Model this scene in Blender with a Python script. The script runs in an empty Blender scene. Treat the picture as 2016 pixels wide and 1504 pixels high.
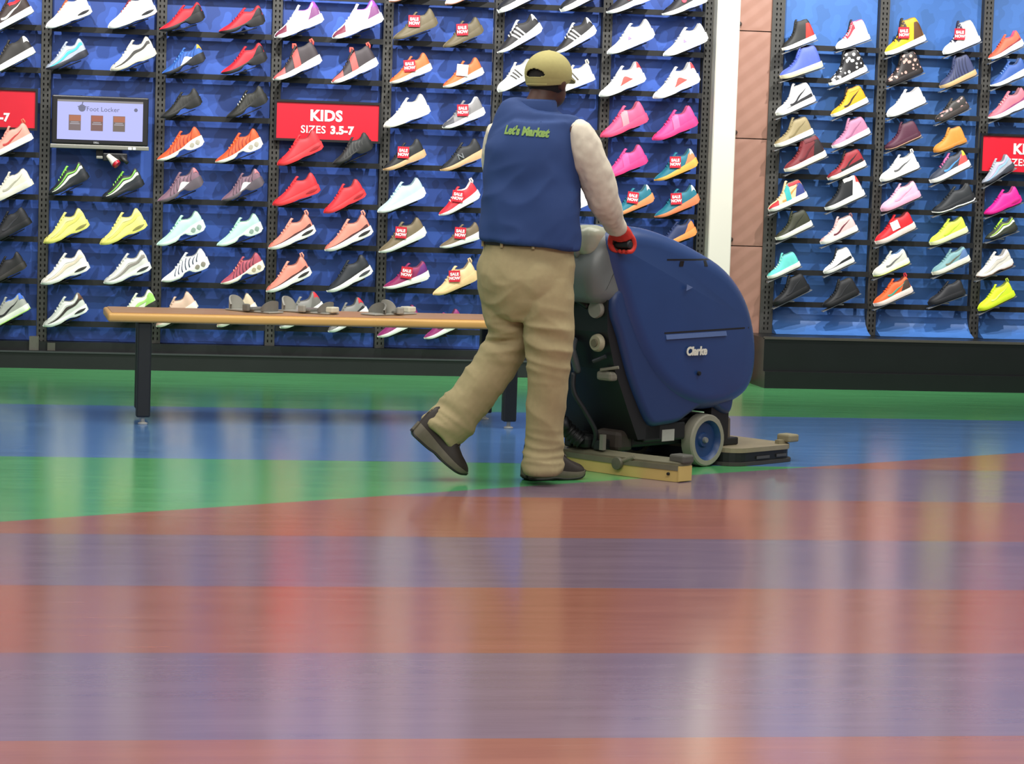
import bpy, bmesh, math, random
import numpy as np
from mathutils import Vector, Matrix, noise

# ------------------------------------------------------------------ scene, camera, world, light, exposure
SC = bpy.context.scene
COL = SC.collection
random.seed(7)
cam_d = bpy.data.cameras.new('camera'); cam = bpy.data.objects.new('camera', cam_d); COL.objects.link(cam)
cam_d.sensor_width = 36.0; cam_d.sensor_fit = 'HORIZONTAL'; cam_d.lens = 5000.0/2016.0*36.0
cam_d.clip_end = 200
_p, _yaw, _roll = 0.08593954, 0.16893101, 0.03343592
_f = Vector((math.sin(_yaw)*math.cos(_p), math.cos(_yaw)*math.cos(_p), -math.sin(_p)))
_r0 = Vector((math.cos(_yaw), -math.sin(_yaw), 0)); _u0 = _r0.cross(_f)
_r = _r0*math.cos(_roll)+_u0*math.sin(_roll); _u = _u0*math.cos(_roll)-_r0*math.sin(_roll)
M = Matrix((_r, _u, -_f)).transposed().to_4x4(); M.translation = Vector((0, 0, 1.29))
cam.matrix_world = M
SC.camera = cam

w = bpy.data.worlds.new('store_ambient'); SC.world = w; w.use_nodes = True
w.node_tree.nodes['Background'].inputs[0].default_value = (0.95, 0.97, 1.0, 1)
w.node_tree.nodes['Background'].inputs[1].default_value = 0.26

def area(name, loc, rot, sx, sy, power, col=(1, 1, 1)):
    d = bpy.data.lights.new(name, 'AREA'); d.shape = 'RECTANGLE'; d.size = sx; d.size_y = sy; d.energy = power; d.color = col
    o = bpy.data.objects.new(name, d); o.location = loc; o.rotation_euler = rot; COL.objects.link(o); return o
# store ceiling lighting over the sales floor
area('ceiling_panel_light', (2.2, 10.2, 4.2), (0, 0, 0), 8.0, 3.0, 330, (1.0, 0.97, 0.90))
area('ceiling_panel_light', (1.5, 4.0, 4.2), (0, 0, 0), 7.0, 3.0, 400, (1.0, 0.95, 0.90))
# track spotlights washing the shoe wall
for i in range(6):
    d = bpy.data.lights.new('track_spotlight', 'SPOT'); d.energy = 255; d.spot_size = math.radians(84); d.spot_blend = 0.9
    d.shadow_soft_size = 0.03; d.color = (1.0, 0.98, 0.96)
    o = bpy.data.objects.new('track_spotlight', d); COL.objects.link(o)
    o.location = (-0.55+i*1.36, 13.60, 3.45)
    tgt = Vector((-0.55+i*1.36+(0.25 if i % 2 else -0.25), 15.2, 1.40))
    o.rotation_euler = (tgt-o.location).to_track_quat('-Z', 'Y').to_euler()

SC.view_settings.view_transform = 'Standard'; SC.view_settings.look = 'None'
SC.view_settings.gamma = 1.0; SC.view_settings.use_curve_mapping = False
SC.view_settings.exposure = 0.0
try:
    SC.cycles.use_denoising = True
    SC.cycles.max_bounces = 6; SC.cycles.glossy_bounces = 3; SC.cycles.diffuse_bounces = 3
except Exception:
    pass

# ------------------------------------------------------------------ helpers
def lin(h):
    if not isinstance(h, str): return tuple(h)
    h = h.lstrip('#'); r = []
    for k in (0, 2, 4):
        c = int(h[k:k+2], 16)/255.0
        r.append(c/12.92 if c <= 0.04045 else ((c+0.055)/1.055)**2.4)
    return tuple(r)
_mats = {}
def mat(col, rough=0.55, metal=0.0, grain=0.10, scale=60.0, bump=0.0, coat=0.0, spec=0.5, stretch=None):
    key = (col, rough, metal, grain, scale, bump, coat, spec, stretch)
    if key in _mats: return _mats[key]
    m = bpy.data.materials.new('surface'); m.use_nodes = True
    nt = m.node_tree; b = nt.nodes['Principled BSDF']
    c = lin(col)
    b.inputs['Roughness'].default_value = rough; b.inputs['Metallic'].default_value = metal
    b.inputs['Coat Weight'].default_value = coat; b.inputs['Specular IOR Level'].default_value = spec
    tc = nt.nodes.new('ShaderNodeTexCoord'); ns = nt.nodes.new('ShaderNodeTexNoise')
    ns.inputs['Scale'].default_value = scale; ns.inputs['Detail'].default_value = 3.0
    if stretch:
        mp = nt.nodes.new('ShaderNodeMapping'); mp.inputs['Scale'].default_value = stretch
        nt.links.new(tc.outputs['Object'], mp.inputs['Vector']); nt.links.new(mp.outputs['Vector'], ns.inputs['Vector'])
    else:
        nt.links.new(tc.outputs['Object'], ns.inputs['Vector'])
    mx = nt.nodes.new('ShaderNodeMix'); mx.data_type = 'RGBA'
    mx.inputs[6].default_value = (*[x*(1-grain) for x in c], 1); mx.inputs[7].default_value = (*[min(1, x*(1+grain)) for x in c], 1)
    nt.links.new(ns.outputs['Fac'], mx.inputs[0]); nt.links.new(mx.outputs[2], b.inputs['Base Color'])
    if bump:
        bp = nt.nodes.new('ShaderNodeBump'); bp.inputs['Strength'].default_value = bump; bp.inputs['Distance'].default_value = 0.004
        nt.links.new(ns.outputs['Fac'], bp.inputs['Height']); nt.links.new(bp.outputs['Normal'], b.inputs['Normal'])
    _mats[key] = m
    return m
def spots(base, dots, scale=55.0, thr=0.42):
    key = ('spots', base, dots, scale, thr)
    if key in _mats: return _mats[key]
    m = bpy.data.materials.new('print'); m.use_nodes = True; nt = m.node_tree; b = nt.nodes['Principled BSDF']
    tc = nt.nodes.new('ShaderNodeTexCoord'); v = nt.nodes.new('ShaderNodeTexVoronoi'); v.inputs['Scale'].default_value = scale
    nt.links.new(tc.outputs['Object'], v.inputs['Vector'])
    r = nt.nodes.new('ShaderNodeValToRGB'); r.color_ramp.interpolation = 'CONSTANT'
    r.color_ramp.elements[0].color = (*lin(dots), 1); r.color_ramp.elements[1].position = thr; r.color_ramp.elements[1].color = (*lin(base), 1)
    nt.links.new(v.outputs['Distance'], r.inputs['Fac']); nt.links.new(r.outputs['Color'], b.inputs['Base Color'])
    _mats[key] = m; return m
def emis(col, strength):
    key = ('em', col, strength)
    if key in _mats: return _mats[key]
    m = bpy.data.materials.new('screen_glow'); m.use_nodes = True; b = m.node_tree.nodes['Principled BSDF']
    c = lin(col); b.inputs['Base Color'].default_value = (0.02, 0.02, 0.02, 1); b.inputs['Roughness'].default_value = 0.3
    b.inputs['Emission Color'].default_value = (*c, 1); b.inputs['Emission Strength'].default_value = strength
    _mats[key] = m; return m

def tag(o, label=None, cat=None, group=None, kind=None):
    if label: o['label'] = label
    if cat: o['category'] = cat
    if group: o['group'] = group
    if kind: o['kind'] = kind
    return o
def thing(name, label, cat, loc=(0, 0, 0), rz=0.0, group=None):
    o = bpy.data.objects.new(name, None); COL.objects.link(o); o.empty_display_size = 0.05
    o.location = loc; o.rotation_euler = (0, 0, rz)
    return tag(o, label, cat, group)
def link_mesh(name, me, m, parent=None, label=None):
    o = bpy.data.objects.new(name, me); COL.objects.link(o)
    if parent is not None: o.parent = parent
    if m is not None:
        if len(me.materials) == 0: me.materials.append(None)
        for k in range(len(o.material_slots)):
            o.material_slots[k].link = 'OBJECT'
        o.material_slots[0].material = m
    if label: o['label'] = label
    return o

class MB:
    """collects geometry for ONE mesh object"""
    def __init__(s): s.v = []; s.f = []
    def add(s, vs, fs):
        n = len(s.v); s.v += [tuple(x) for x in vs]; s.f += [tuple(i+n for i in f) for f in fs]; return s
    def box(s, x0, x1, y0, y1, z0, z1):
        v = [(x, y, z) for x in (x0, x1) for y in (y0, y1) for z in (z0, z1)]
        return s.add(v, [(0, 1, 3, 2), (4, 6, 7, 5), (0, 4, 5, 1), (2, 3, 7, 6), (0, 2, 6, 4), (1, 5, 7, 3)])
    def bbox(s, x0, x1, y0, y1, z0, z1, r=0.01, seg=2):
        bm = bmesh.new(); bmesh.ops.create_cube(bm, size=1.0)
        for v in bm.verts:
            v.co = Vector(((x0+x1)/2+v.co.x*(x1-x0), (y0+y1)/2+v.co.y*(y1-y0), (z0+z1)/2+v.co.z*(z1-z0)))
        bmesh.ops.bevel(bm, geom=bm.edges[:], offset=r, segments=seg, affect='EDGES', profile=0.5)
        bm.verts.index_update()
        s.add([v.co[:] for v in bm.verts], [[v.index for v in f.verts] for f in bm.faces]); bm.free(); return s
    def grid(s, rows, closed_u=False, cap=False):
        nu = len(rows[0]); n = len(s.v); fs = []
        for r in rows: s.v += [tuple(p) for p in r]
        for i in range(len(rows)-1):
            for j in range(nu if closed_u else nu-1):
                a = n+i*nu+j; b = n+i*nu+(j+1) % nu; fs.append((a, b, b+nu, a+nu))
        if cap:
            fs.append(tuple(n+j for j in range(nu))[::-1]); fs.append(tuple(n+(len(rows)-1)*nu+j for j in range(nu)))
        s.f += fs; return s
    def tube(s, pts, r, n=8, ref=(0, 0, 1), cap=True, rb=None):
        pts = [Vector(p) for p in pts]; rows = []
        rr = r if isinstance(r, (list, tuple)) else [r]*len(pts)
        rb = rr if rb is None else (rb if isinstance(rb, (list, tuple)) else [rb]*len(pts))
        ref = Vector(ref)
        for i, p in enumerate(pts):
            t = (pts[min(i+1, len(pts)-1)]-pts[max(i-1, 0)]).normalized()
            a = ref-t*ref.dot(t)
            if a.length < 1e-3: a = Vector((1, 0, 0))-t*t.x
            a.normalize(); b = t.cross(a)
            rows.append([p+a*(rr[i]*math.cos(2*math.pi*k/n))+b*(rb[i]*math.sin(2*math.pi*k/n)) for k in range(n)])
        return s.grid(rows, True, cap)
    def cyl(s, p0, p1, r0, r1=None, n=16):
        return s.tube([p0, p1], [r0, r0 if r1 is None else r1], n, ref=(0.31, 0.2, 0.93) if abs((Vector(p1)-Vector(p0)).normalized().z) < 0.9 else (1, 0, 0))
    def lathe(s, prof, axis='z', c=(0, 0, 0), n=24, cap=True):
        rows = []
        for r, h in prof:
            row = []
            for k in range(n):
                a = 2*math.pi*k/n; x, y = r*math.cos(a), r*math.sin(a)
                q = {'z': (x, y, h), 'y': (y, h, x), 'x': (h, x, y)}[axis]
                row.append((q[0]+c[0], q[1]+c[1], q[2]+c[2]))
            rows.append(row)
        return s.grid(rows, True, cap)
    def mesh(s, name, smooth=False, fix=True):
        me = bpy.data.meshes.new(name); me.from_pydata(s.v, [], s.f)
        if fix:
            bm = bmesh.new(); bm.from_mesh(me); bmesh.ops.remove_doubles(bm, verts=bm.verts[:], dist=1e-6); bmesh.ops.recalc_face_normals(bm, faces=bm.faces[:]); bm.to_mesh(me); bm.free()
        if smooth:
            me.polygons.foreach_set('use_smooth', [True]*len(me.polygons))
            if smooth == 'auto':
                try: me.set_sharp_from_angle(angle=math.radians(38))
                except Exception: pass
        me.update(); return me
    def build(s, name, m, parent=None, smooth=False, label=None, fix=True):
        return link_mesh(name, s.mesh(name, smooth, fix), m, parent, label)

_txt = {}
def text_mesh(body, size, bold=0.0, extrude=0.001, spacing=1.0, shear=0.0):
    key = (body, size, bold, extrude, spacing, shear)
    if key not in _txt:
        c = bpy.data.curves.new('lettering', 'FONT'); c.body = body; c.size = size; c.offset = bold; c.extrude = extrude
        c.align_x = 'CENTER'; c.align_y = 'CENTER'; c.space_character = spacing; c.shear = shear; c.resolution_u = 3
        o = bpy.data.objects.new('lettering', c); COL.objects.link(o)
        dg = bpy.context.evaluated_depsgraph_get(); me = bpy.data.meshes.new_from_object(o.evaluated_get(dg))
        bpy.data.objects.remove(o); _txt[key] = me
    return _txt[key]
FACE = Matrix.Rotation(math.pi/2, 4, 'X')        # text lying in XY turned to face -Y
def lettering(name, body, size, loc, m, parent=None, bold=0.0, rot=FACE, spacing=1.0, shear=0.0, extrude=0.001):
    o = link_mesh(name, text_mesh(body, size, bold, extrude, spacing, shear), m, parent)
    mt = Matrix.Translation(Vector(loc)) @ rot
    o.matrix_local = mt
    return o
def hermite(pts, u):
    xs = [p[0] for p in pts]; ys = [p[1] for p in pts]; n = len(xs)
    if u <= xs[0]: return ys[0]
    if u >= xs[-1]: return ys[-1]
    i = max(k for k in range(n-1) if xs[k] <= u)
    d = [(ys[k+1]-ys[k])/(xs[k+1]-xs[k]) for k in range(n-1)]
    def sl(k):
        if k == 0: return d[0]
        if k == n-1: return d[-1]
        return 0.0 if d[k-1]*d[k] <= 0 else 2*d[k-1]*d[k]/(d[k-1]+d[k])
    h = xs[i+1]-xs[i]; t = (u-xs[i])/h
    return (ys[i]*(2*t**3-3*t**2+1)+sl(i)*h*(t**3-2*t**2+t)+ys[i+1]*(-2*t**3+3*t**2)+sl(i+1)*h*(t**3-t**2))
def spline(pts, n):
    """Catmull-Rom resample of a list of tuples (any dimension)"""
    P = [np.array(p, float) for p in pts]; P = [2*P[0]-P[1]]+P+[2*P[-1]-P[-2]]; out = []
    for i in range(1, len(P)-2):
        for k in range(n):
            t = k/n
            out.append(0.5*((2*P[i])+(-P[i-1]+P[i+1])*t+(2*P[i-1]-5*P[i]+4*P[i+1]-P[i+2])*t*t+(-P[i-1]+3*P[i]-3*P[i+1]+P[i+2])*t**3))
    out.append(P[-2]); return [tuple(float(x) for x in q) for q in out]

# ------------------------------------------------------------------ setting: floor, wall, plinths
WY = 15.2                                    # face of the blue shoe wall
def floor_mat(col, amt):
    m = bpy.data.materials.new('polished_floor'); m.use_nodes = True; nt = m.node_tree; b = nt.nodes['Principled BSDF']
    tc = nt.nodes.new('ShaderNodeTexCoord'); mp = nt.nodes.new('ShaderNodeMapping'); mp.inputs['Scale'].default_value = (0.9, 9.0, 1)
    ns = nt.nodes.new('ShaderNodeTexNoise'); ns.inputs['Scale'].default_value = 1.6; ns.inputs['Detail'].default_value = 6; ns.inputs['Roughness'].default_value = 0.65
    nt.links.new(tc.outputs['Object'], mp.inputs[0]); nt.links.new(mp.outputs[0], ns.inputs['Vector'])
    c = lin(col); mx = nt.nodes.new('ShaderNodeMix'); mx.data_type = 'RGBA'
    mx.inputs[6].default_value = (*[x*(1-amt) for x in c], 1); mx.inputs[7].default_value = (*[min(1, x*(1+amt)+0.012) for x in c], 1)
    nt.links.new(ns.outputs['Fac'], mx.inputs[0])
    # fine scuffs: thin pale lines of wear
    mp2 = nt.nodes.new('ShaderNodeMapping'); mp2.inputs['Scale'].default_value = (1.1, 16.0, 1); mp2.inputs['Rotation'].default_value = (0, 0, 0.05)
    n2 = nt.nodes.new('ShaderNodeTexNoise'); n2.inputs['Scale'].default_value = 2.3; n2.inputs['Detail'].default_value = 8; n2.inputs['Roughness'].default_value = 0.7
    nt.links.new(tc.outputs['Object'], mp2.inputs[0]); nt.links.new(mp2.outputs[0], n2.inputs['Vector'])
    r2 = nt.nodes.new('ShaderNodeValToRGB'); r2.color_ramp.elements[0].position = 0.64; r2.color_ramp.elements[1].position = 0.80
    r2.color_ramp.elements[1].color = (0.35, 0.35, 0.35, 1)
    nt.links.new(n2.outputs['Fac'], r2.inputs['Fac'])
    m2 = nt.nodes.new('ShaderNodeMix'); m2.data_type = 'RGBA'; m2.inputs[7].default_value = (0.55, 0.52, 0.56, 1)
    nt.links.new(r2.outputs['Color'], m2.inputs[0]); nt.links.new(mx.outputs[2], m2.inputs[6]); nt.links.new(m2.outputs[2], b.inputs['Base Color'])
    rr = nt.nodes.new('ShaderNodeMapRange'); rr.inputs['To Min'].default_value = 0.12; rr.inputs['To Max'].default_value = 0.22
    nt.links.new(ns.outputs['Fac'], rr.inputs['Value']); nt.links.new(rr.outputs['Result'], b.inputs['Roughness'])
    b.inputs['Specular IOR Level'].default_value = 0.5
    return m
FM = [floor_mat('4b985d', .35), floor_mat('4a72a2', .28), floor_mat('8f5a4a', .20), floor_mat('74606e', .22)]
D0, D1 = (-0.26, 8.85), (4.43, 11.43)        # the diagonal seam in the floor
def side_of(p): return (D1[0]-D0[0])*(p[1]-D0[1])-(D1[1]-D0[1])*(p[0]-D0[0])
def clip(poly, keep_far):
    out = []
    for i, a in enumerate(poly):
        b = poly[(i+1) % len(poly)]; sa, sb = side_of(a), side_of(b)
        if not keep_far: sa, sb = -sa, -sb
        if sa >= 0: out.append(a)
        if (sa >= 0) != (sb >= 0):
            t = sa/(sa-sb); out.append((a[0]+(b[0]-a[0])*t, a[1]+(b[1]-a[1])*t))
    return out
fme = bpy.data.meshes.new('floor'); fv, ff, fi = [], [], []
def stripe(y0, y1, k, far):
    p = clip([(-9, y0), (13, y0), (13, y1), (-9, y1)], far)
    if len(p) >= 3:
        n = len(fv); fv.extend((x, y, 0) for x, y in p); ff.append(tuple(range(n, n+len(p)))); fi.append(k)
stripe(12.95, 17.0, 0, True); stripe(10.74, 12.95, 1, True); stripe(8.5, 10.74, 0, True); stripe(6.3, 8.5, 1, True); stripe(-3, 6.3, 0, True)
ys = [-3.0, -1.68, -0.65, 0.38, 1.41, 2.44, 3.47, 4.52, 5.545, 6.53, 7.555, 8.58, 9.63, 10.69, 11.74, 12.8, 13.9, 17]
for i in range(len(ys)-1): stripe(ys[i], ys[i+1], 2 if i % 2 == (7 % 2) else 3, False)
fme.from_pydata(fv, [], ff)
for m in FM: fme.materials.append(m)
for p, k in zip(fme.polygons, fi): p.material_index = k
fme.update()
floor = bpy.data.objects.new('floor', fme); COL.objects.link(floor)
tag(floor, 'polished floor in green, blue, rust and purple stripes cut by a diagonal', None, None, 'structure')
bm = bmesh.new(); bm.from_mesh(fme); bmesh.ops.recalc_face_normals(bm, faces=bm.faces[:])
for f in bm.faces:
    if f.normal.z < 0: f.normal_flip()
bm.to_mesh(fme); bm.free()

back = MB().box(-3.2, 9.5, WY+0.06, WY+0.2, 0, 3.6).build('wall_back', mat('b9b4ac', .8)); tag(back, None, None, None, 'structure')
BLK = mat('17191a', .45, grain=.25, scale=9)
BLK2 = mat('101213', .35, grain=.25, scale=9)
pl = MB().box(-3.2, 3.72, 15.08, WY+0.06, 0.0, 0.10).box(-3.2, 3.72, 15.12, WY+0.06, 0.10, 0.155).build('baseboard_left', BLK); tag(pl, None, None, None, 'structure')
MB().box(-3.2, 3.72, 15.072, 15.081, 0.093, 0.103).build('edge_strip', mat('3c3f40', .35), pl)
pr = MB().box(4.03, 9.5, 14.70, WY+0.06, 0.10, 0.298).box(4.03, 9.5, 14.66, WY+0.06, 0.0, 0.10).build('baseboard_right', BLK2); tag(pr, None, None, None, 'structure')
MB().box(4.03, 9.5, 14.692, 14.72, 0.292, 0.306).build('edge_strip', mat('4a4640', .35), pr)

# ------------------------------------------------------------------ blue display bays, rails, uprights
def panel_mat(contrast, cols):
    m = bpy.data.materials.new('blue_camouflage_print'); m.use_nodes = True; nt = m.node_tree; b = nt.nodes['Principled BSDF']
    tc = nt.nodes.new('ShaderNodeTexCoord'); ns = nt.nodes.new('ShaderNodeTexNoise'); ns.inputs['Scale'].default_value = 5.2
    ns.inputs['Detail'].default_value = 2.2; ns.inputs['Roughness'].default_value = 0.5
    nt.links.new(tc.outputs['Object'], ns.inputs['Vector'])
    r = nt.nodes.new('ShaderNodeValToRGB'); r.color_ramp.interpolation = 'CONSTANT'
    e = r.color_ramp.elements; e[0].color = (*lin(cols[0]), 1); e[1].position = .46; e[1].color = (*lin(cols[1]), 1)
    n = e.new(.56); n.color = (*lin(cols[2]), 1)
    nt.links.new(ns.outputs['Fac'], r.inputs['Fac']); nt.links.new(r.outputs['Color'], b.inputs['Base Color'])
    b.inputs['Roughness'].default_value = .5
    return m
PM = panel_mat(.3, ('29458a', '3152a2', '3b60b8'))  # left bays: some camouflage print, mostly shadow blotches painted into the blue
PMR = panel_mat(.3, ('38639f', '3c6aad', '3f6fb5'))  # right bays: fainter blotches, shoe shadows painted into the panel colour
RAILM = mat('0d0e10', .6)
POSTM = mat('3d3c38', .6, grain=.2, scale=40)
SLOTM = mat('1a1a19', .8)
LR = [0.263+0.2455*k for k in range(10)]
RR = [0.285+0.1965*k for k in range(10)]
PXL = [-0.894, -0.231, 0.432, 1.108, 1.767, 2.437, 3.096, 3.722]
PXR = [4.158, 4.831, 5.498, 6.165]
BRM = mat('9a9da0', .35, metal=.6, grain=.05)

def post(x, z0, z1, wdt, label, group='perforated shelf posts', mirror=False):
    t = thing('upright_post', label, 'shelf post', (x, WY-0.03, z0), 0, group)
    h = z1-z0; cols = [-wdt/2, -0.016, -0.008, 0.008, 0.016, wdt/2]; b = MB()
    zz = [0.0]; z = 0.02
    while z < h-0.03: zz += [z, z+0.016]; z += 0.032
    zz.append(h)
    vid = {}
    def V(i, j):
        if (i, j) not in vid: vid[(i, j)] = len(b.v); b.v.append((cols[i], -0.022, zz[j]))
        return vid[(i, j)]
    for j in range(len(zz)-1):
        for i in range(5):
            if j % 2 == 1 and i in (1, 3): continue
            b.f.append((V(i, j), V(i+1, j), V(i+1, j+1), V(i, j+1)))
    b.add([(-wdt/2, -0.022, 0), (-wdt/2, 0.03, 0), (-wdt/2, 0.03, h), (-wdt/2, -0.022, h)], [(0, 1, 2, 3)])
    b.add([(wdt/2, -0.022, 0), (wdt/2, 0.03, 0), (wdt/2, 0.03, h), (wdt/2, -0.022, h)], [(0, 3, 2, 1)])
    b.add([(-wdt/2, -0.022, h), (wdt/2, -0.022, h), (wdt/2, 0.03, h), (-wdt/2, 0.03, h)], [(0, 1, 2, 3)])
    b.build('channel', POSTM, t, fix=False)
    MB().box(-wdt/2+0.004, wdt/2-0.004, -0.010, -0.006, 0.01, h-0.01).build('slot_backing', SLOTM, t)
    return t
bays = []
nth = ['first', 'second', 'third', 'fourth', 'fifth', 'sixth', 'seventh', 'eighth']
post_where = ['outside the left edge of the picture', 'left of the wall monitor', 'right of the wall monitor', 'left of the kids sizes sign',
              'right of the kids sizes sign', 'just left of the man\'s cap', 'right of the man\'s cap', 'against the left side of the white pillar']
for i, x in enumerate(PXL):
    if i == 0: continue
    post(x, 0.156 if i > 1 else 0.125, 2.95, 0.058 if i < 7 else 0.05, 'dark perforated steel shelf post '+post_where[i])
bs = MB().box(-0.30, -0.245, 15.10, 15.155, 0.104, 0.185).box(-0.195, -0.150, 15.10, 15.155, 0.104, 0.150).build('post_foot_bracket', mat('6a675f', .45, metal=.4)); tag(bs, 'small grey steel bracket at the foot of the post left of the monitor', 'bracket')
for x, l in zip(PXR[:3], ('right of the bronze quilted panels', 'between the first two bays right of the pillar', 'left of the cropped right hand sizes sign')):
    post(x, 0.299, 2.95, 0.08 if x < 4.2 else 0.06, 'dark perforated steel shelf post '+l)

def bay(x0, x1, z0, rails, label, right=False):
    t = thing('display_bay', label, 'shelving', ((x0+x1)/2, WY, z0), 0, 'blue shoe shelf bays')
    hl, hr_ = ((x1-x0)/2-(0.041 if right and x0 < 4.2 else 0.031)), (x1-x0)/2-0.031
    hw = hr_
    p = MB()
    if right:                                 # panel foot curves out onto the plinth
        rows = []
        prof = [(0.0, 0.1695), (-0.01, 0.12), (-0.035, 0.07), (-0.08, 0.03), (-0.15, 0.004), (-0.15, 0.001), (0.0, 0.001)]
        for sx in (-hl, hr_): rows.append([(sx, y, z) for y, z in prof])
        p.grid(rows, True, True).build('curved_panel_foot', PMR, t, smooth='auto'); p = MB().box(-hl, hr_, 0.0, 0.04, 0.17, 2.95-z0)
    else:
        p.box(-hw, hw, 0.0, 0.04, 0.001, 2.95-z0)
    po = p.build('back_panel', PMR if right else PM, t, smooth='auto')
    for z in rails:
        b = MB().box(-hl, hw, -0.074, -0.052, z-z0-0.017, z-z0+0.015)
        b.box(-hl+0.05, -hl+0.07, -0.056, 0.002, z-z0-0.01, z-z0+0.008).box(hw-0.07, hw-0.05, -0.056, 0.002, z-z0-0.01, z-z0+0.008)
        b.build('rail', RAILM, t)
    bays.append((x0, x1, t, z0)); return t
bl = ['blue camouflage shelf bay cut off by the left edge', 'blue camouflage shelf bay holding the wall monitor', 'blue camouflage shelf bay right of the monitor with orange striped shoes',
      'blue camouflage shelf bay holding the kids sizes sign', 'blue camouflage shelf bay with many red tagged shoes', 'blue camouflage shelf bay behind the man\'s head and back',
      'blue camouflage shelf bay with pink shoes left of the white pillar']
skip = {1: (4, 5), 3: (5,)}
for i in range(7):
    rails = [z for k, z in enumerate(LR) if k not in skip.get(i, ())]
    if i == 0: rails = [z for k, z in enumerate(LR) if k != 5]
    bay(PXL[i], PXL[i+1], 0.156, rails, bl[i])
br = ['blue shelf bay right of the bronze panels with high tops', 'blue shelf bay with the yellow high top and red shoe', 'blue shelf bay at the right edge with a cropped sizes sign']
for i in range(3):
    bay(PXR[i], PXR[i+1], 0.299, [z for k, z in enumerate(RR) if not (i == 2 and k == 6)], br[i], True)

# white pillar and bronze quilted panels between the two displays
tag(MB().bbox(3.752, 3.895, 15.06, WY+0.06, 0, 3.2, 0.006, 1).build('white_pillar', mat('d9d5c8', .6, grain=.04, scale=4)), 'narrow white pillar between the left shelves and the bronze panels', 'pillar')
qt = thing('quilted_wall_panel', 'bronze pink quilted wall cladding between white pillar and right shelves', 'wall panel', (3.90, 15.16, 0))
QM = mat('977060', .5, grain=.06, scale=5); BOLT = mat('2c211c', .5)
joints = [0.001, 0.175, 0.83, 1.487, 2.14, 2.80]
for k in range(5):
    z0, z1 = joints[k]+0.003, joints[k+1]-0.003; nx, nz = 30, max(8, int((z1-z0)/0.008)); rows = []
    for j in range(nz+1):
        row = []
        for i in range(nx+1):
            x = 0.222*i/nx; z = z0+(z1-z0)*j/nz
            q = ((z-x*0.82)/0.105) % 1.0; q2 = ((z+x*1.9)/0.21) % 1.0
            edge = min(x, 0.222-x, z-z0, z1-z)
            row.append((x, -0.0022*(1-abs(2*q-1))*min(1, max(0, edge/0.02))-0.0012*(1-abs(2*q2-1)), z))
        rows.append(row)
    rows2 = [[(x, 0.035, z) for (x, y, z) in r] for r in rows]
    b = MB().grid(rows); nb = len(b.v)
    b.box(0.0, 0.222, 0.0, 0.035, z0, z1)
    b.build('panel', QM, qt, smooth=True)
for z in (2.18, 1.522, 0.868):
    MB().lathe([(0.0001, -0.022), (0.010, -0.021), (0.0145, -0.014), (0.0145, 0.0)], 'y', (0.014, 0, z), 14).build('bolt', BOLT, qt, smooth='auto')
MB().box(-0.003, 0.226, 0.0355, 0.06, 0.002, 2.8).build('backing', mat('3a2620', .7), qt)

# ------------------------------------------------------------------ signs and monitor
RED = mat('d0142c', .45, grain=.10, scale=5); WHT = mat('f6f2ee', .5, grain=.02); FRM = mat('1a191b', .4)
def sign(x0, x1, z0, z1, label):
    t = thing('size_sign', label, 'sign', ((x0+x1)/2, 15.138, (z0+z1)/2), 0, 'red size signs on the shoe wall')
    a, c = (x1-x0)/2, (z1-z0)/2; fw = 0.014
    f = MB().box(-a, a, -0.03, -0.006, c-fw, c).box(-a, a, -0.03, -0.006, -c, -c+fw).box(-a, -a+fw, -0.03, -0.006, -c+fw, c-fw).box(a-fw, a, -0.03, -0.006, -c+fw, c-fw)
    f.box(-a+0.05, -a+0.09, -0.006, 0.002, -0.02, 0.02).box(a-0.09, a-0.05, -0.006, 0.002, -0.02, 0.02)
    f.build('frame', FRM, t)
    MB().box(-a+fw, a-fw, -0.022, -0.008, -c+fw, c-fw).build('sign_face', RED, t)
    lettering('lettering', 'KIDS', 0.088, (-0.01, -0.0235, 0.030), WHT, t, bold=0.0035, spacing=1.05)
    lettering('lettering', 'SIZES', 0.062, (-0.085, -0.0235, -0.052), WHT, t, bold=0.0008, spacing=1.05)
    lettering('lettering', '3.5-7', 0.064, (0.085, -0.0235, -0.052), WHT, t, bold=0.003, spacing=1.05)
    return t
sign(1.100, 1.735, 1.378, 1.620, 'red KIDS SIZES 3.5-7 sign in black frame, whole one left of the man')
sign(-0.905, -0.275, 1.385, 1.628, 'red sizes sign cut off by the left edge, only a 7 showing')
sign(5.473, 6.111, 1.325, 1.572, 'red kids sizes sign cut off by the right edge')

mt = thing('wall_monitor', 'flat black monitor with pale lilac screen mounted among shoes at left', 'monitor', (0.085, 15.06, 1.44), math.radians(-1.0))
SILV = mat('8b8a80', .4, metal=.3)
MB().bbox(-0.278, 0.278, -0.014, 0.03, -0.125, 0.157, 0.008).build('bezel', FRM, mt)
scr = MB().box(-0.246, 0.246, -0.0165, -0.0145, -0.098, 0.132).build('screen', emis('b8bcf8', 1.05), mt)
MB().box(-0.246, 0.246, -0.0170, -0.0160, 0.120, 0.132).build('browser_bar', emis('a09a98', 0.75), scr)
lettering('screen_title', 'Foot Locker', 0.038, (0.015, -0.0172, 0.080), emis('6d6f8e', .8), scr, extrude=0.0003)
bd = MB().lathe([(0.021, -0.0170), (0.021, -0.0163)], 'y', (-0.105, 0, 0.085), 20); bd.tube([(-0.105, -0.0168, 0.105), (-0.10, -0.0168, 0.122)], 0.003, 6)
bd.tube([(-0.13, -0.0168, 0.094), (-0.08, -0.0168, 0.094)], 0.003, 6); bd.build('screen_emblem', emis('7c7d9a', .8), scr)
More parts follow.
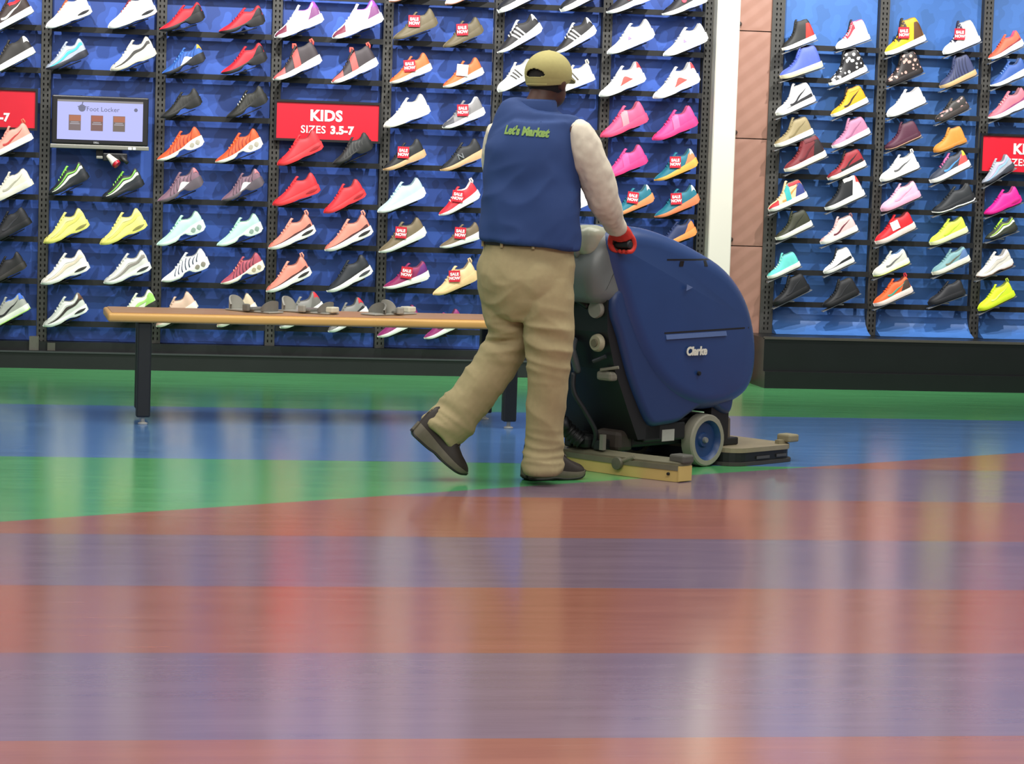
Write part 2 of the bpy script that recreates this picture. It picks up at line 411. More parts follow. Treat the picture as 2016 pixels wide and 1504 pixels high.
MB().lathe([(0.011, -0.0170), (0.011, -0.0163)], 'y', (0.205, 0, 0.083), 10).build('settings_icon', emis('7a7a96', .8), scr)
for k in range(3):
    x = -0.145+0.127*k
    tl = MB().box(x-0.035, x+0.035, -0.0171, -0.0163, -0.045, 0.045).build('menu_tile', emis(('8d7b7c', '8f6b66', '86766e')[k], .75), scr)
    MB().box(x-0.031, x+0.034, -0.0174, -0.0165, 0.010, 0.043).build('tile_picture', emis(('c87c5c', 'bd6e58', 'c57a5a')[k], .75), scr)
    MB().box(x-0.028, x+0.028, -0.0176, -0.0166, -0.009, -0.003).box(x-0.022, x+0.022, -0.0176, -0.0166, 0.001, 0.006).build('tile_caption', emis('b7b1ba', .8), scr)
MB().bbox(-0.284, 0.284, -0.018, 0.03, -0.150, -0.126, 0.004).build('speaker_bar', SILV, mt)
MB().box(0.165, 0.185, -0.0195, -0.0175, -0.147, -0.133).box(0.192, 0.208, -0.0195, -0.0175, -0.147, -0.133).build('sticker', mat('e8ecf4', .5), mt)
lettering('maker_badge', 'DELL', 0.014, (-0.02, -0.0155, -0.113), mat('b9b9bd', .35, metal=.5), mt, bold=0.0006, extrude=0.0004)
MB().box(-0.05, 0.05, 0.031, 0.138, -0.06, 0.04).box(-0.02, 0.02, 0.031, 0.13, -0.20, -0.06).build('mounting_arm', FRM, mt)
sc = thing('barcode_scanner', 'white barcode scanner with red tip in a black cradle under the monitor', 'scanner', (0.155, 15.06, 1.235))
MB().bbox(-0.05, 0.09, -0.02, 0.134, -0.012, 0.035, 0.006).build('cradle', FRM, sc)
MB().tube([(-0.02, -0.02, 0.02), (0.0, -0.035, 0.0), (0.022, -0.05, -0.022)], [0.014, 0.019, 0.026], 12, ref=(0, 1, 0)).build('scanner_body', mat('d9d2c6', .4), sc, smooth='auto')
MB().tube([(0.023, -0.0505, -0.023), (0.034, -0.056, -0.033)], [0.0265, 0.024], 12, ref=(0, 1, 0)).build('scanner_tip', mat('b8182c', .3), sc, smooth='auto')
MB().bbox(-0.088, -0.051, -0.03, -0.01, 0.0, 0.016, 0.003).build('cable_plug', SILV, sc)
MB().tube([(0.055, -0.021, 0.02), (0.075, -0.04, -0.005), (0.092, -0.03, -0.02)], 0.011, 8).build('cable', mat('2b2b2a', .5), sc, smooth=True)

# ------------------------------------------------------------------ shoes: parametric templates (unit length, x heel -> toe, y width, z up)
US = [0, .012, .03, .06, .10, .15, .20, .26, .31, .36, .41, .46, .52, .58, .65, .72, .78, .84, .89, .93, .96, .98, .993, 1.0]
VS = [0, .12, .27, .43, .60, .76, .89, 1.0]
WD = [(0, .045), (.015, .08), (.05, .112), (.12, .128), (.25, .124), (.4, .128), (.55, .146), (.68, .162), (.78, .160), (.87, .142), (.94, .105), (.98, .062), (1, .02)]
RIM = [(0, .62), (.30, .60), (.42, .44), (.60, .38), (.74, .32), (.80, .22), (.86, 0.0), (1, 0)]
SH = {
 'court': dict(top=[(0, .33), (.03, .40), (.07, .41), (.15, .375), (.25, .36), (.33, .385), (.41, .385), (.54, .32), (.67, .255), (.78, .222), (.88, .20), (.95, .165), (1, .115)],
   zs=[(0, .135), (.5, .118), (.8, .105), (1, .115)], zb=[(0, .012), (.06, 0), (.72, 0), (.88, .01), (1, .04)], tg=.06),
 'run': dict(top=[(0, .30), (.03, .415), (.07, .445), (.13, .39), (.23, .335), (.32, .355), (.40, .385), (.52, .325), (.65, .255), (.78, .195), (.88, .165), (.95, .138), (1, .10)],
   zs=[(0, .17), (.2, .15), (.5, .11), (.8, .088), (1, .098)], zb=[(0, .035), (.06, .004), (.3, 0), (.45, .012), (.6, 0), (.8, .006), (.9, .022), (1, .065)], tg=.055),
 'plus': dict(top=[(0, .30), (.03, .40), (.07, .425), (.14, .365), (.24, .325), (.32, .345), (.40, .365), (.52, .30), (.65, .225), (.78, .165), (.88, .135), (.95, .112), (1, .088)],
   zs=[(0, .215), (.15, .205), (.3, .17), (.42, .125), (.6, .09), (.8, .072), (1, .085)], zb=[(0, .06), (.06, .012), (.2, .004), (.33, .02), (.42, .085), (.52, .075), (.62, .008), (.8, .006), (.9, .022), (1, .068)], tg=.05),
 'nf': dict(top=[(0, .31), (.03, .425), (.07, .45), (.13, .40), (.23, .335), (.32, .36), (.40, .405), (.52, .345), (.65, .265), (.78, .195), (.88, .165), (.95, .14), (1, .10)],
   zs=[(0, .16), (.2, .145), (.42, .10), (.6, .09), (.8, .082), (1, .098)], zb=[(0, .035), (.07, .004), (.28, 0), (.42, .028), (.54, .02), (.64, 0), (.82, .006), (.9, .024), (1, .068)], tg=.06),
 'sock': dict(top=[(0, .28), (.02, .37), (.05, .415), (.11, .375), (.21, .32), (.30, .335), (.39, .375), (.50, .325), (.63, .25), (.76, .18), (.88, .142), (.95, .118), (1, .09)],
   zs=[(0, .19), (.2, .145), (.5, .105), (.8, .075), (1, .085)], zb=[(0, .055), (.06, .01), (.2, 0), (.75, 0), (.9, .02), (1, .058)], tg=.035),
 'high': dict(top=[(0, .33), (.025, .50), (.06, .585), (.13, .60), (.22, .595), (.31, .615), (.38, .60), (.46, .49), (.55, .38), (.66, .285), (.78, .235), (.88, .205), (.95, .165), (1, .115)],
   zs=[(0, .135), (.5, .115), (.8, .105), (1, .115)], zb=[(0, .012), (.06, 0), (.72, 0), (.88, .01), (1, .045)], tg=.05),
 'boot': dict(top=[(0, .33), (.025, .44), (.06, .50), (.13, .505), (.22, .50), (.31, .52), (.38, .50), (.46, .42), (.55, .345), (.66, .28), (.78, .245), (.88, .22), (.95, .18), (1, .125)],
   zs=[(0, .11), (.5, .09), (.8, .085), (1, .10)], zb=[(0, .0), (.25, 0), (.3, .012), (.4, .012), (.46, 0), (.75, 0), (.9, .012), (1, .045)], tg=.03),
}
SH['strap'] = dict(SH['run'], tg=.075)
SH['loop'] = dict(SH['run'], top=[(0, .30), (.03, .42), (.07, .46), (.14, .44), (.23, .43), (.32, .45), (.39, .43), (.52, .335), (.65, .25), (.78, .185), (.88, .155), (.95, .13), (1, .095)], tg=.03)
def topz(T, hs, u):
    zs = hermite(T['zs'], u); return zs+(hermite(T['top'], u)-zs)*hs
def S(T, hs, u, v, off=0.0):
    zl = hermite(T['zs'], u)-.012; z = zl+(topz(T, hs, u)-zl)*v
    W = hermite(WD, u); r = hermite(RIM, u)
    y = W*(r+(1-r)*math.sqrt(max(0.0, 1-v**2.3)))
    return (u+(off*max(0, (u-.85)/.15)), y+off, z+off*.5*(v if u > .6 else 0))
_sm = {}
def shoe_mesh(kind, ty, hs, extra=None):
    key = (kind, ty, hs, extra)
    if key in _sm: return _sm[key]
    T = SH[ty]; b = MB(); sm = True
    cu = .385
    if kind == 'upper':
        left = [[S(T, hs, u, v) for v in VS] for u in US]; right = [[(x, -y, z) for x, y, z in r] for r in left]
        b.grid(left); b.grid(right)
        b.grid([left[0], right[0]])                                    # heel
        cr = []
        for u in US:
            if u >= cu-.03:
                x, y, z = S(T, hs, u, 1.0); cr.append([(x, y, z), (x, y*.5, z+.012), (x, 0, z+.016), (x, -y*.5, z+.012), (x, -y, z)])
        b.grid(cr)
    elif kind == 'lining':
        rows = []
        uu = [.022]+[u for u in US if .03 <= u <= cu-.01]+[cu]
        for i, u in enumerate(uu):
            x, y, z = S(T, hs, u, 1.0); d = .0 if i in (0, len(uu)-1) else 1.0
            zl = hermite(T['zs'], u)+.10; zi = z-.02-(z-.02-zl)*d*.9
            rows.append([(x, y*1.03, z-.025), (x, y*1.04, z+.006), (x, y*.93, z+.013), (x, y*.80, z+.004), (x, y*.74, zi), (x, 0, zi-.01*d), (x, -y*.74, zi), (x, -y*.80, z+.004), (x, -y*.93, z+.013), (x, -y*1.04, z+.006), (x, -y*1.03, z-.025)])
        b.grid(rows)
    elif kind == 'tongue':
        rows = []; tg = T['tg']
        for u, dz, wd, th in ((.56, .004, .050, .012), (.47, .022, .056, .022), (.40, .035, .062, .03), (.35, .045+tg*.6, .064, .032), (.325, .03+tg, .058, .024)):
            z = topz(T, hs, min(u, .56) if u > .36 else .37)+dz
            rows.append([(u+.004, -wd, z-.012), (u+.012, -wd*.5, z+th*.4), (u+.014, 0, z+th*.55), (u+.012, wd*.5, z+th*.4), (u+.004, wd, z-.012), (u-.02, wd*.5, z-.02), (u-.024, 0, z-.02), (u-.02, -wd*.5, z-.02)])
        b.grid(rows, True, True)
    elif kind == 'laces':
        n = 6 if ty == 'high' else 5
        for k in range(n):
            u = .405+.062*k; x, y, z = S(T, hs, u, 1.0); yy = y*1.0+.012
            b.tube([(x, yy, z-.010), (x-.006, yy*.6, z+.024), (x-.01, 0, z+.031), (x-.006, -yy*.6, z+.024), (x, -yy, z-.010)], .0125, 5, ref=(1, 0, 0))
    elif kind in ('sole', 'outsole'):
        us = [-.018, -.008, .01, .04, .08]+[u for u in US if .1 <= u < .95]+[.965, .99, 1.005, 1.014]
        rows = []
        for u in us:
            uc = min(max(u, 0), 1); W = hermite(WD, uc)
            if u < 0: W = .05 if u < -.01 else .075
            W2 = W*1.05+.010 if u < .97 else max(.02, W+.008)
            z0, z1 = hermite(T['zb'], uc), hermite(T['zs'], uc)+.004
            if u > 1.01: z0 += .012
            if kind == 'outsole': z1 = z0+.026; z0 -= .004; W2 += .003
            if extra == 'teeth' and int(u*20) % 2: z0 += .012
            rows.append([(u, -W2*.93, z0), (u, W2*.93, z0), (u, W2, z0+(z1-z0)*.3), (u, W2, z0+(z1-z0)*.75), (u, W2*.95, z1), (u, -W2*.95, z1), (u, -W2, z0+(z1-z0)*.75), (u, -W2, z0+(z1-z0)*.3)])
        b.grid(rows, True, True); sm = 'auto'
    elif kind == 'air_window':
        for sy in (1,):
            rows = []
            spans = ((.03, .30),) if ty != 'plus' else (((.06, .16),) if extra != 'fore' else ((.19, .29),))
            for a0, a1 in spans:
                rows = []
                for k in range(7):
                    t = k/6; u = a0+(a1-a0)*t; z0, z1 = hermite(T['zb'], u), hermite(T['zs'], u); W = hermite(WD, u)*1.05+.0135
                    e = math.sin(math.pi*min(max(t, .02), .98))**.5; zm = z0+(z1-z0)*.52; hh = (z1-z0)*(.20 if ty != 'plus' else .26)*e
                    rows.append([(u, sy*W, zm-hh), (u, sy*(W+.004), zm), (u, sy*W, zm+hh)])
                b.grid(rows)
    elif kind == 'pull_loop':
        x, y, z = S(T, hs, .03, 1.0)
        b.tube([(x-.005, 0, z-.04), (x-.04, 0, z+.02), (x-.03, 0, z+.085), (x+.005, 0, z+.085), (x+.015, 0, z+.02), (x+.02, 0, z-.01)], .011, 6, ref=(0, 1, 0), rb=.020)
        if extra == 'front':
            b = MB(); x, y, z = S(T, hs, .37, 1.0)
            b.tube([(x+.03, 0, z-.01), (x+.03, 0, z+.06), (x+.0, 0, z+.12), (x-.035, 0, z+.10), (x-.03, 0, z+.02)], .012, 6, ref=(0, 1, 0), rb=.024)
    elif kind == 'label_square' or kind == 'emblem':
        u, v = (.46, .62) if kind == 'label_square' else (.50, .45)
        x, y, z = S(T, hs, u, v)
        if kind == 'label_square': b.box(x-.10, x+.10, y+.02, y+.026, z-.10, z+.10)
        elif extra == 'C': b.lathe([(.001, y+.022), (.045, y+.022), (.055, y+.018), (.055, y+.004)], 'y', (x, 0, z), 16)
        elif extra == 'T': b.add([(x-.04, y+.016, z-.03), (x+.04, y+.020, z-.03), (x, y+.012, z+.04), (x-.04, y-.02, z-.03), (x+.04, y-.02, z-.03), (x, y-.03, z+.04)], [(0, 1, 2), (3, 5, 4), (0, 3, 4, 1), (1, 4, 5, 2), (2, 5, 3, 0)])
        else:                                       # letter N, standing on the side
            e = .018
            for seg in (((-.05, -.06), (-.05, .06)), ((.05, -.06), (.05, .06)), ((.05, .06), (-.05, -.06))):
                b.tube([(x+seg[0][0], y+e, z+seg[0][1]), (x+seg[1][0], y+e, z+seg[1][1])], .013, 4, ref=(0, 1, 0))
        sm = False
    else:                                           # overlays that follow the side of the upper
        off = .009
        def patch(U, V, na, nb, o=off):
            for sy in (1,):
                rows = []
                for i in range(na+1):
                    row = []
                    for j in range(nb+1):
                        a, c = i/na, j/nb; x, y, z = S(T, hs, min(max(U(a, c), 0), .999), min(max(V(a, c), 0.0), 1.0), o if 0 < i < na and 0 < j < nb else o*.75)
                        row.append((x, sy*y, z))
                    rows.append(row)
                b.grid(rows)
        if kind == 'side_tick':
            lo = [(.10, .74), (.20, .575), (.30, .42), (.40, .27), (.48, .17), (.55, .14), (.61, .21), (.645, .34), (.635, .52)]
            hi = [(.10, .75), (.20, .635), (.30, .52), (.40, .415), (.465, .36), (.52, .34), (.56, .36), (.59, .42), (.63, .53)]
            L_, H_ = spline(lo, 3), spline(hi, 3); n = len(L_)-1
            def UU(a, c): i = int(round(a*n)); return L_[i][0]+(H_[i][0]-L_[i][0])*c
            def VV(a, c): i = int(round(a*n)); return L_[i][1]+(H_[i][1]-L_[i][1])*c
            patch(UU, VV, n, 2, .010)
        elif kind == 'stripe':
            k = int(extra); patch(lambda a, c: .34+.075*k+.034*c+.09*a, lambda a, c: .05+.85*a, 6, 1, .010)
        elif kind == 'toe_cap': patch(lambda a, c: .76+.24*a-.05*c*(1-a), lambda a, c: c*.97, 10, 5, .008)
        elif kind == 'heel_counter': patch(lambda a, c: a*(.30-.16*c), lambda a, c: .0+.80*c, 7, 4)
        elif kind == 'heel_tab': patch(lambda a, c: .002+a*(.10-.04*c), lambda a, c: .60+.40*c, 4, 4, .012)
        elif kind == 'mudguard': patch(lambda a, c: a, lambda a, c: c*(.30-.10*math.sin(math.pi*a)), 22, 2, .007)
        elif kind == 'collar_band': patch(lambda a, c: .005+.36*a, lambda a, c: .80+.20*c, 9, 2, .010)
        elif kind == 'strap': patch(lambda a, c: .40+.15*c-.06*a, lambda a, c: a, 6, 3, .014)
        elif kind == 'eyestay': patch(lambda a, c: .335+.33*a, lambda a, c: .62+.38*c, 8, 2, .010)
        elif kind == 'midfoot_plate': patch(lambda a, c: .26+.30*a, lambda a, c: .04+(.10+.50*math.sin(math.pi*a)**1.3)*c*(1-.35*a), 10, 2, .012)
        elif kind == 'wave_band': patch(lambda a, c: .03+.87*a, lambda a, c: (.50-.34*a**.8+.06*math.sin(6*a))+.24*c*(1-.25*a), 16, 2, .010)
        elif kind == 'upper_band': patch(lambda a, c: .06+.78*a, lambda a, c: (.80-.32*a**.8+.05*math.sin(6*a))+.13*c, 16, 2, .012)
        elif kind == 'ribs':
            for k in range(7):
                u0 = .20+.085*k; patch(lambda a, c: u0+.022*c-.085*a+.03*math.sin(3*a), lambda a, c: .06+.86*a, 5, 1, .010)
    _sm[key] = b.mesh(kind, sm)
    return _sm[key]

TAGM = mat('d22438', .5, grain=.05); TAGW = mat('f4eeee', .5, grain=.02)
tagbox = MB().box(-.034, .034, -.002, .002, -.034, .034).mesh('price_tag')
def add_shoe(name, ty, L, A, matrix, label=None, cat=None, group=None, tagrot=True):
    root = bpy.data.objects.new(name, None); COL.objects.link(root); root.empty_display_size = .05
    root.matrix_world = matrix @ Matrix.Scale(L, 4)
    if label: tag(root, label, cat, group)
    hs = float(A.get('hs', 1.0)); T = SH[ty]
    fab = dict(rough=.6, grain=.08, scale=14.0)
    def part(nm, col, kind=None, extra=None, parent=root, m=None):
        return link_mesh(nm, shoe_mesh(kind or nm, ty, hs, extra), m or mat(col, **fab), parent)
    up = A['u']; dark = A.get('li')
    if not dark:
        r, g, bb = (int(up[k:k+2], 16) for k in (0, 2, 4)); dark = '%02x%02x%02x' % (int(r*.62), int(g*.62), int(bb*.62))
    u_o = part('upper', up, m=spots(up, A['sp'], 9.0 if ty == 'high' else 8.0, .36) if 'sp' in A else None)
    s_o = part('sole', A['s'])
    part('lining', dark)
    part('tongue', A.get('t', up)); part('laces', A.get('la', A.get('t', up)))['kind'] = 'stuff'
    if 'os' in A: part('outsole', A['os'], parent=s_o)
    if 'aw' in A:
        part('air_window', A['aw'], parent=s_o)
        if ty == 'plus': part('air_window', A['aw'], extra='fore', parent=s_o)
    for key, nm in (('mg', 'mudguard'), ('tc', 'toe_cap'), ('hc', 'heel_counter'), ('col', 'collar_band'), ('ht', 'heel_tab'), ('rb', 'ribs'), ('wb', 'wave_band'),
                    ('wb2', 'upper_band'), ('strap', 'strap'), ('ey', 'eyestay'), ('mp', 'midfoot_plate'), ('sw', 'side_tick'), ('lp', 'pull_loop'), ('sq', 'label_square')):
        if key in A:
            q = part(nm, A[key])
            if nm == 'ribs': q['kind'] = 'stuff'
            if nm == 'pull_loop' and ty == 'loop': part(nm, A[key], extra='front')
    if 'st' in A:
        for k in range(3): part('stripe', A['st'], extra=str(k))


    if 'em' in A:
        k, c = A['em'].split(':'); part('emblem', c, extra=k)
    if 'tag' in A:
        x, y, z = S(T, hs, .47, .72)
        pos = root.matrix_world @ Vector((x, y+.05, z))
        t = link_mesh('price_tag', tagbox, TAGM if A['tag'] == '1' else TAGW, root)
        base = Matrix.Translation(pos) @ Matrix.Rotation(random.uniform(-.12, .12), 4, 'Y')
        inv = root.matrix_world.inverted()
        t.matrix_local = inv @ base
        if A['tag'] == '1':
            for dz, body in ((.011, 'SALE'), (-.013, 'NOW')):
                q = link_mesh('tag_lettering', text_mesh(body, .024, .0012, .0003), TAGW, t)
                q.matrix_local = Matrix.Translation((0, -.0026, dz)) @ FACE
    return root

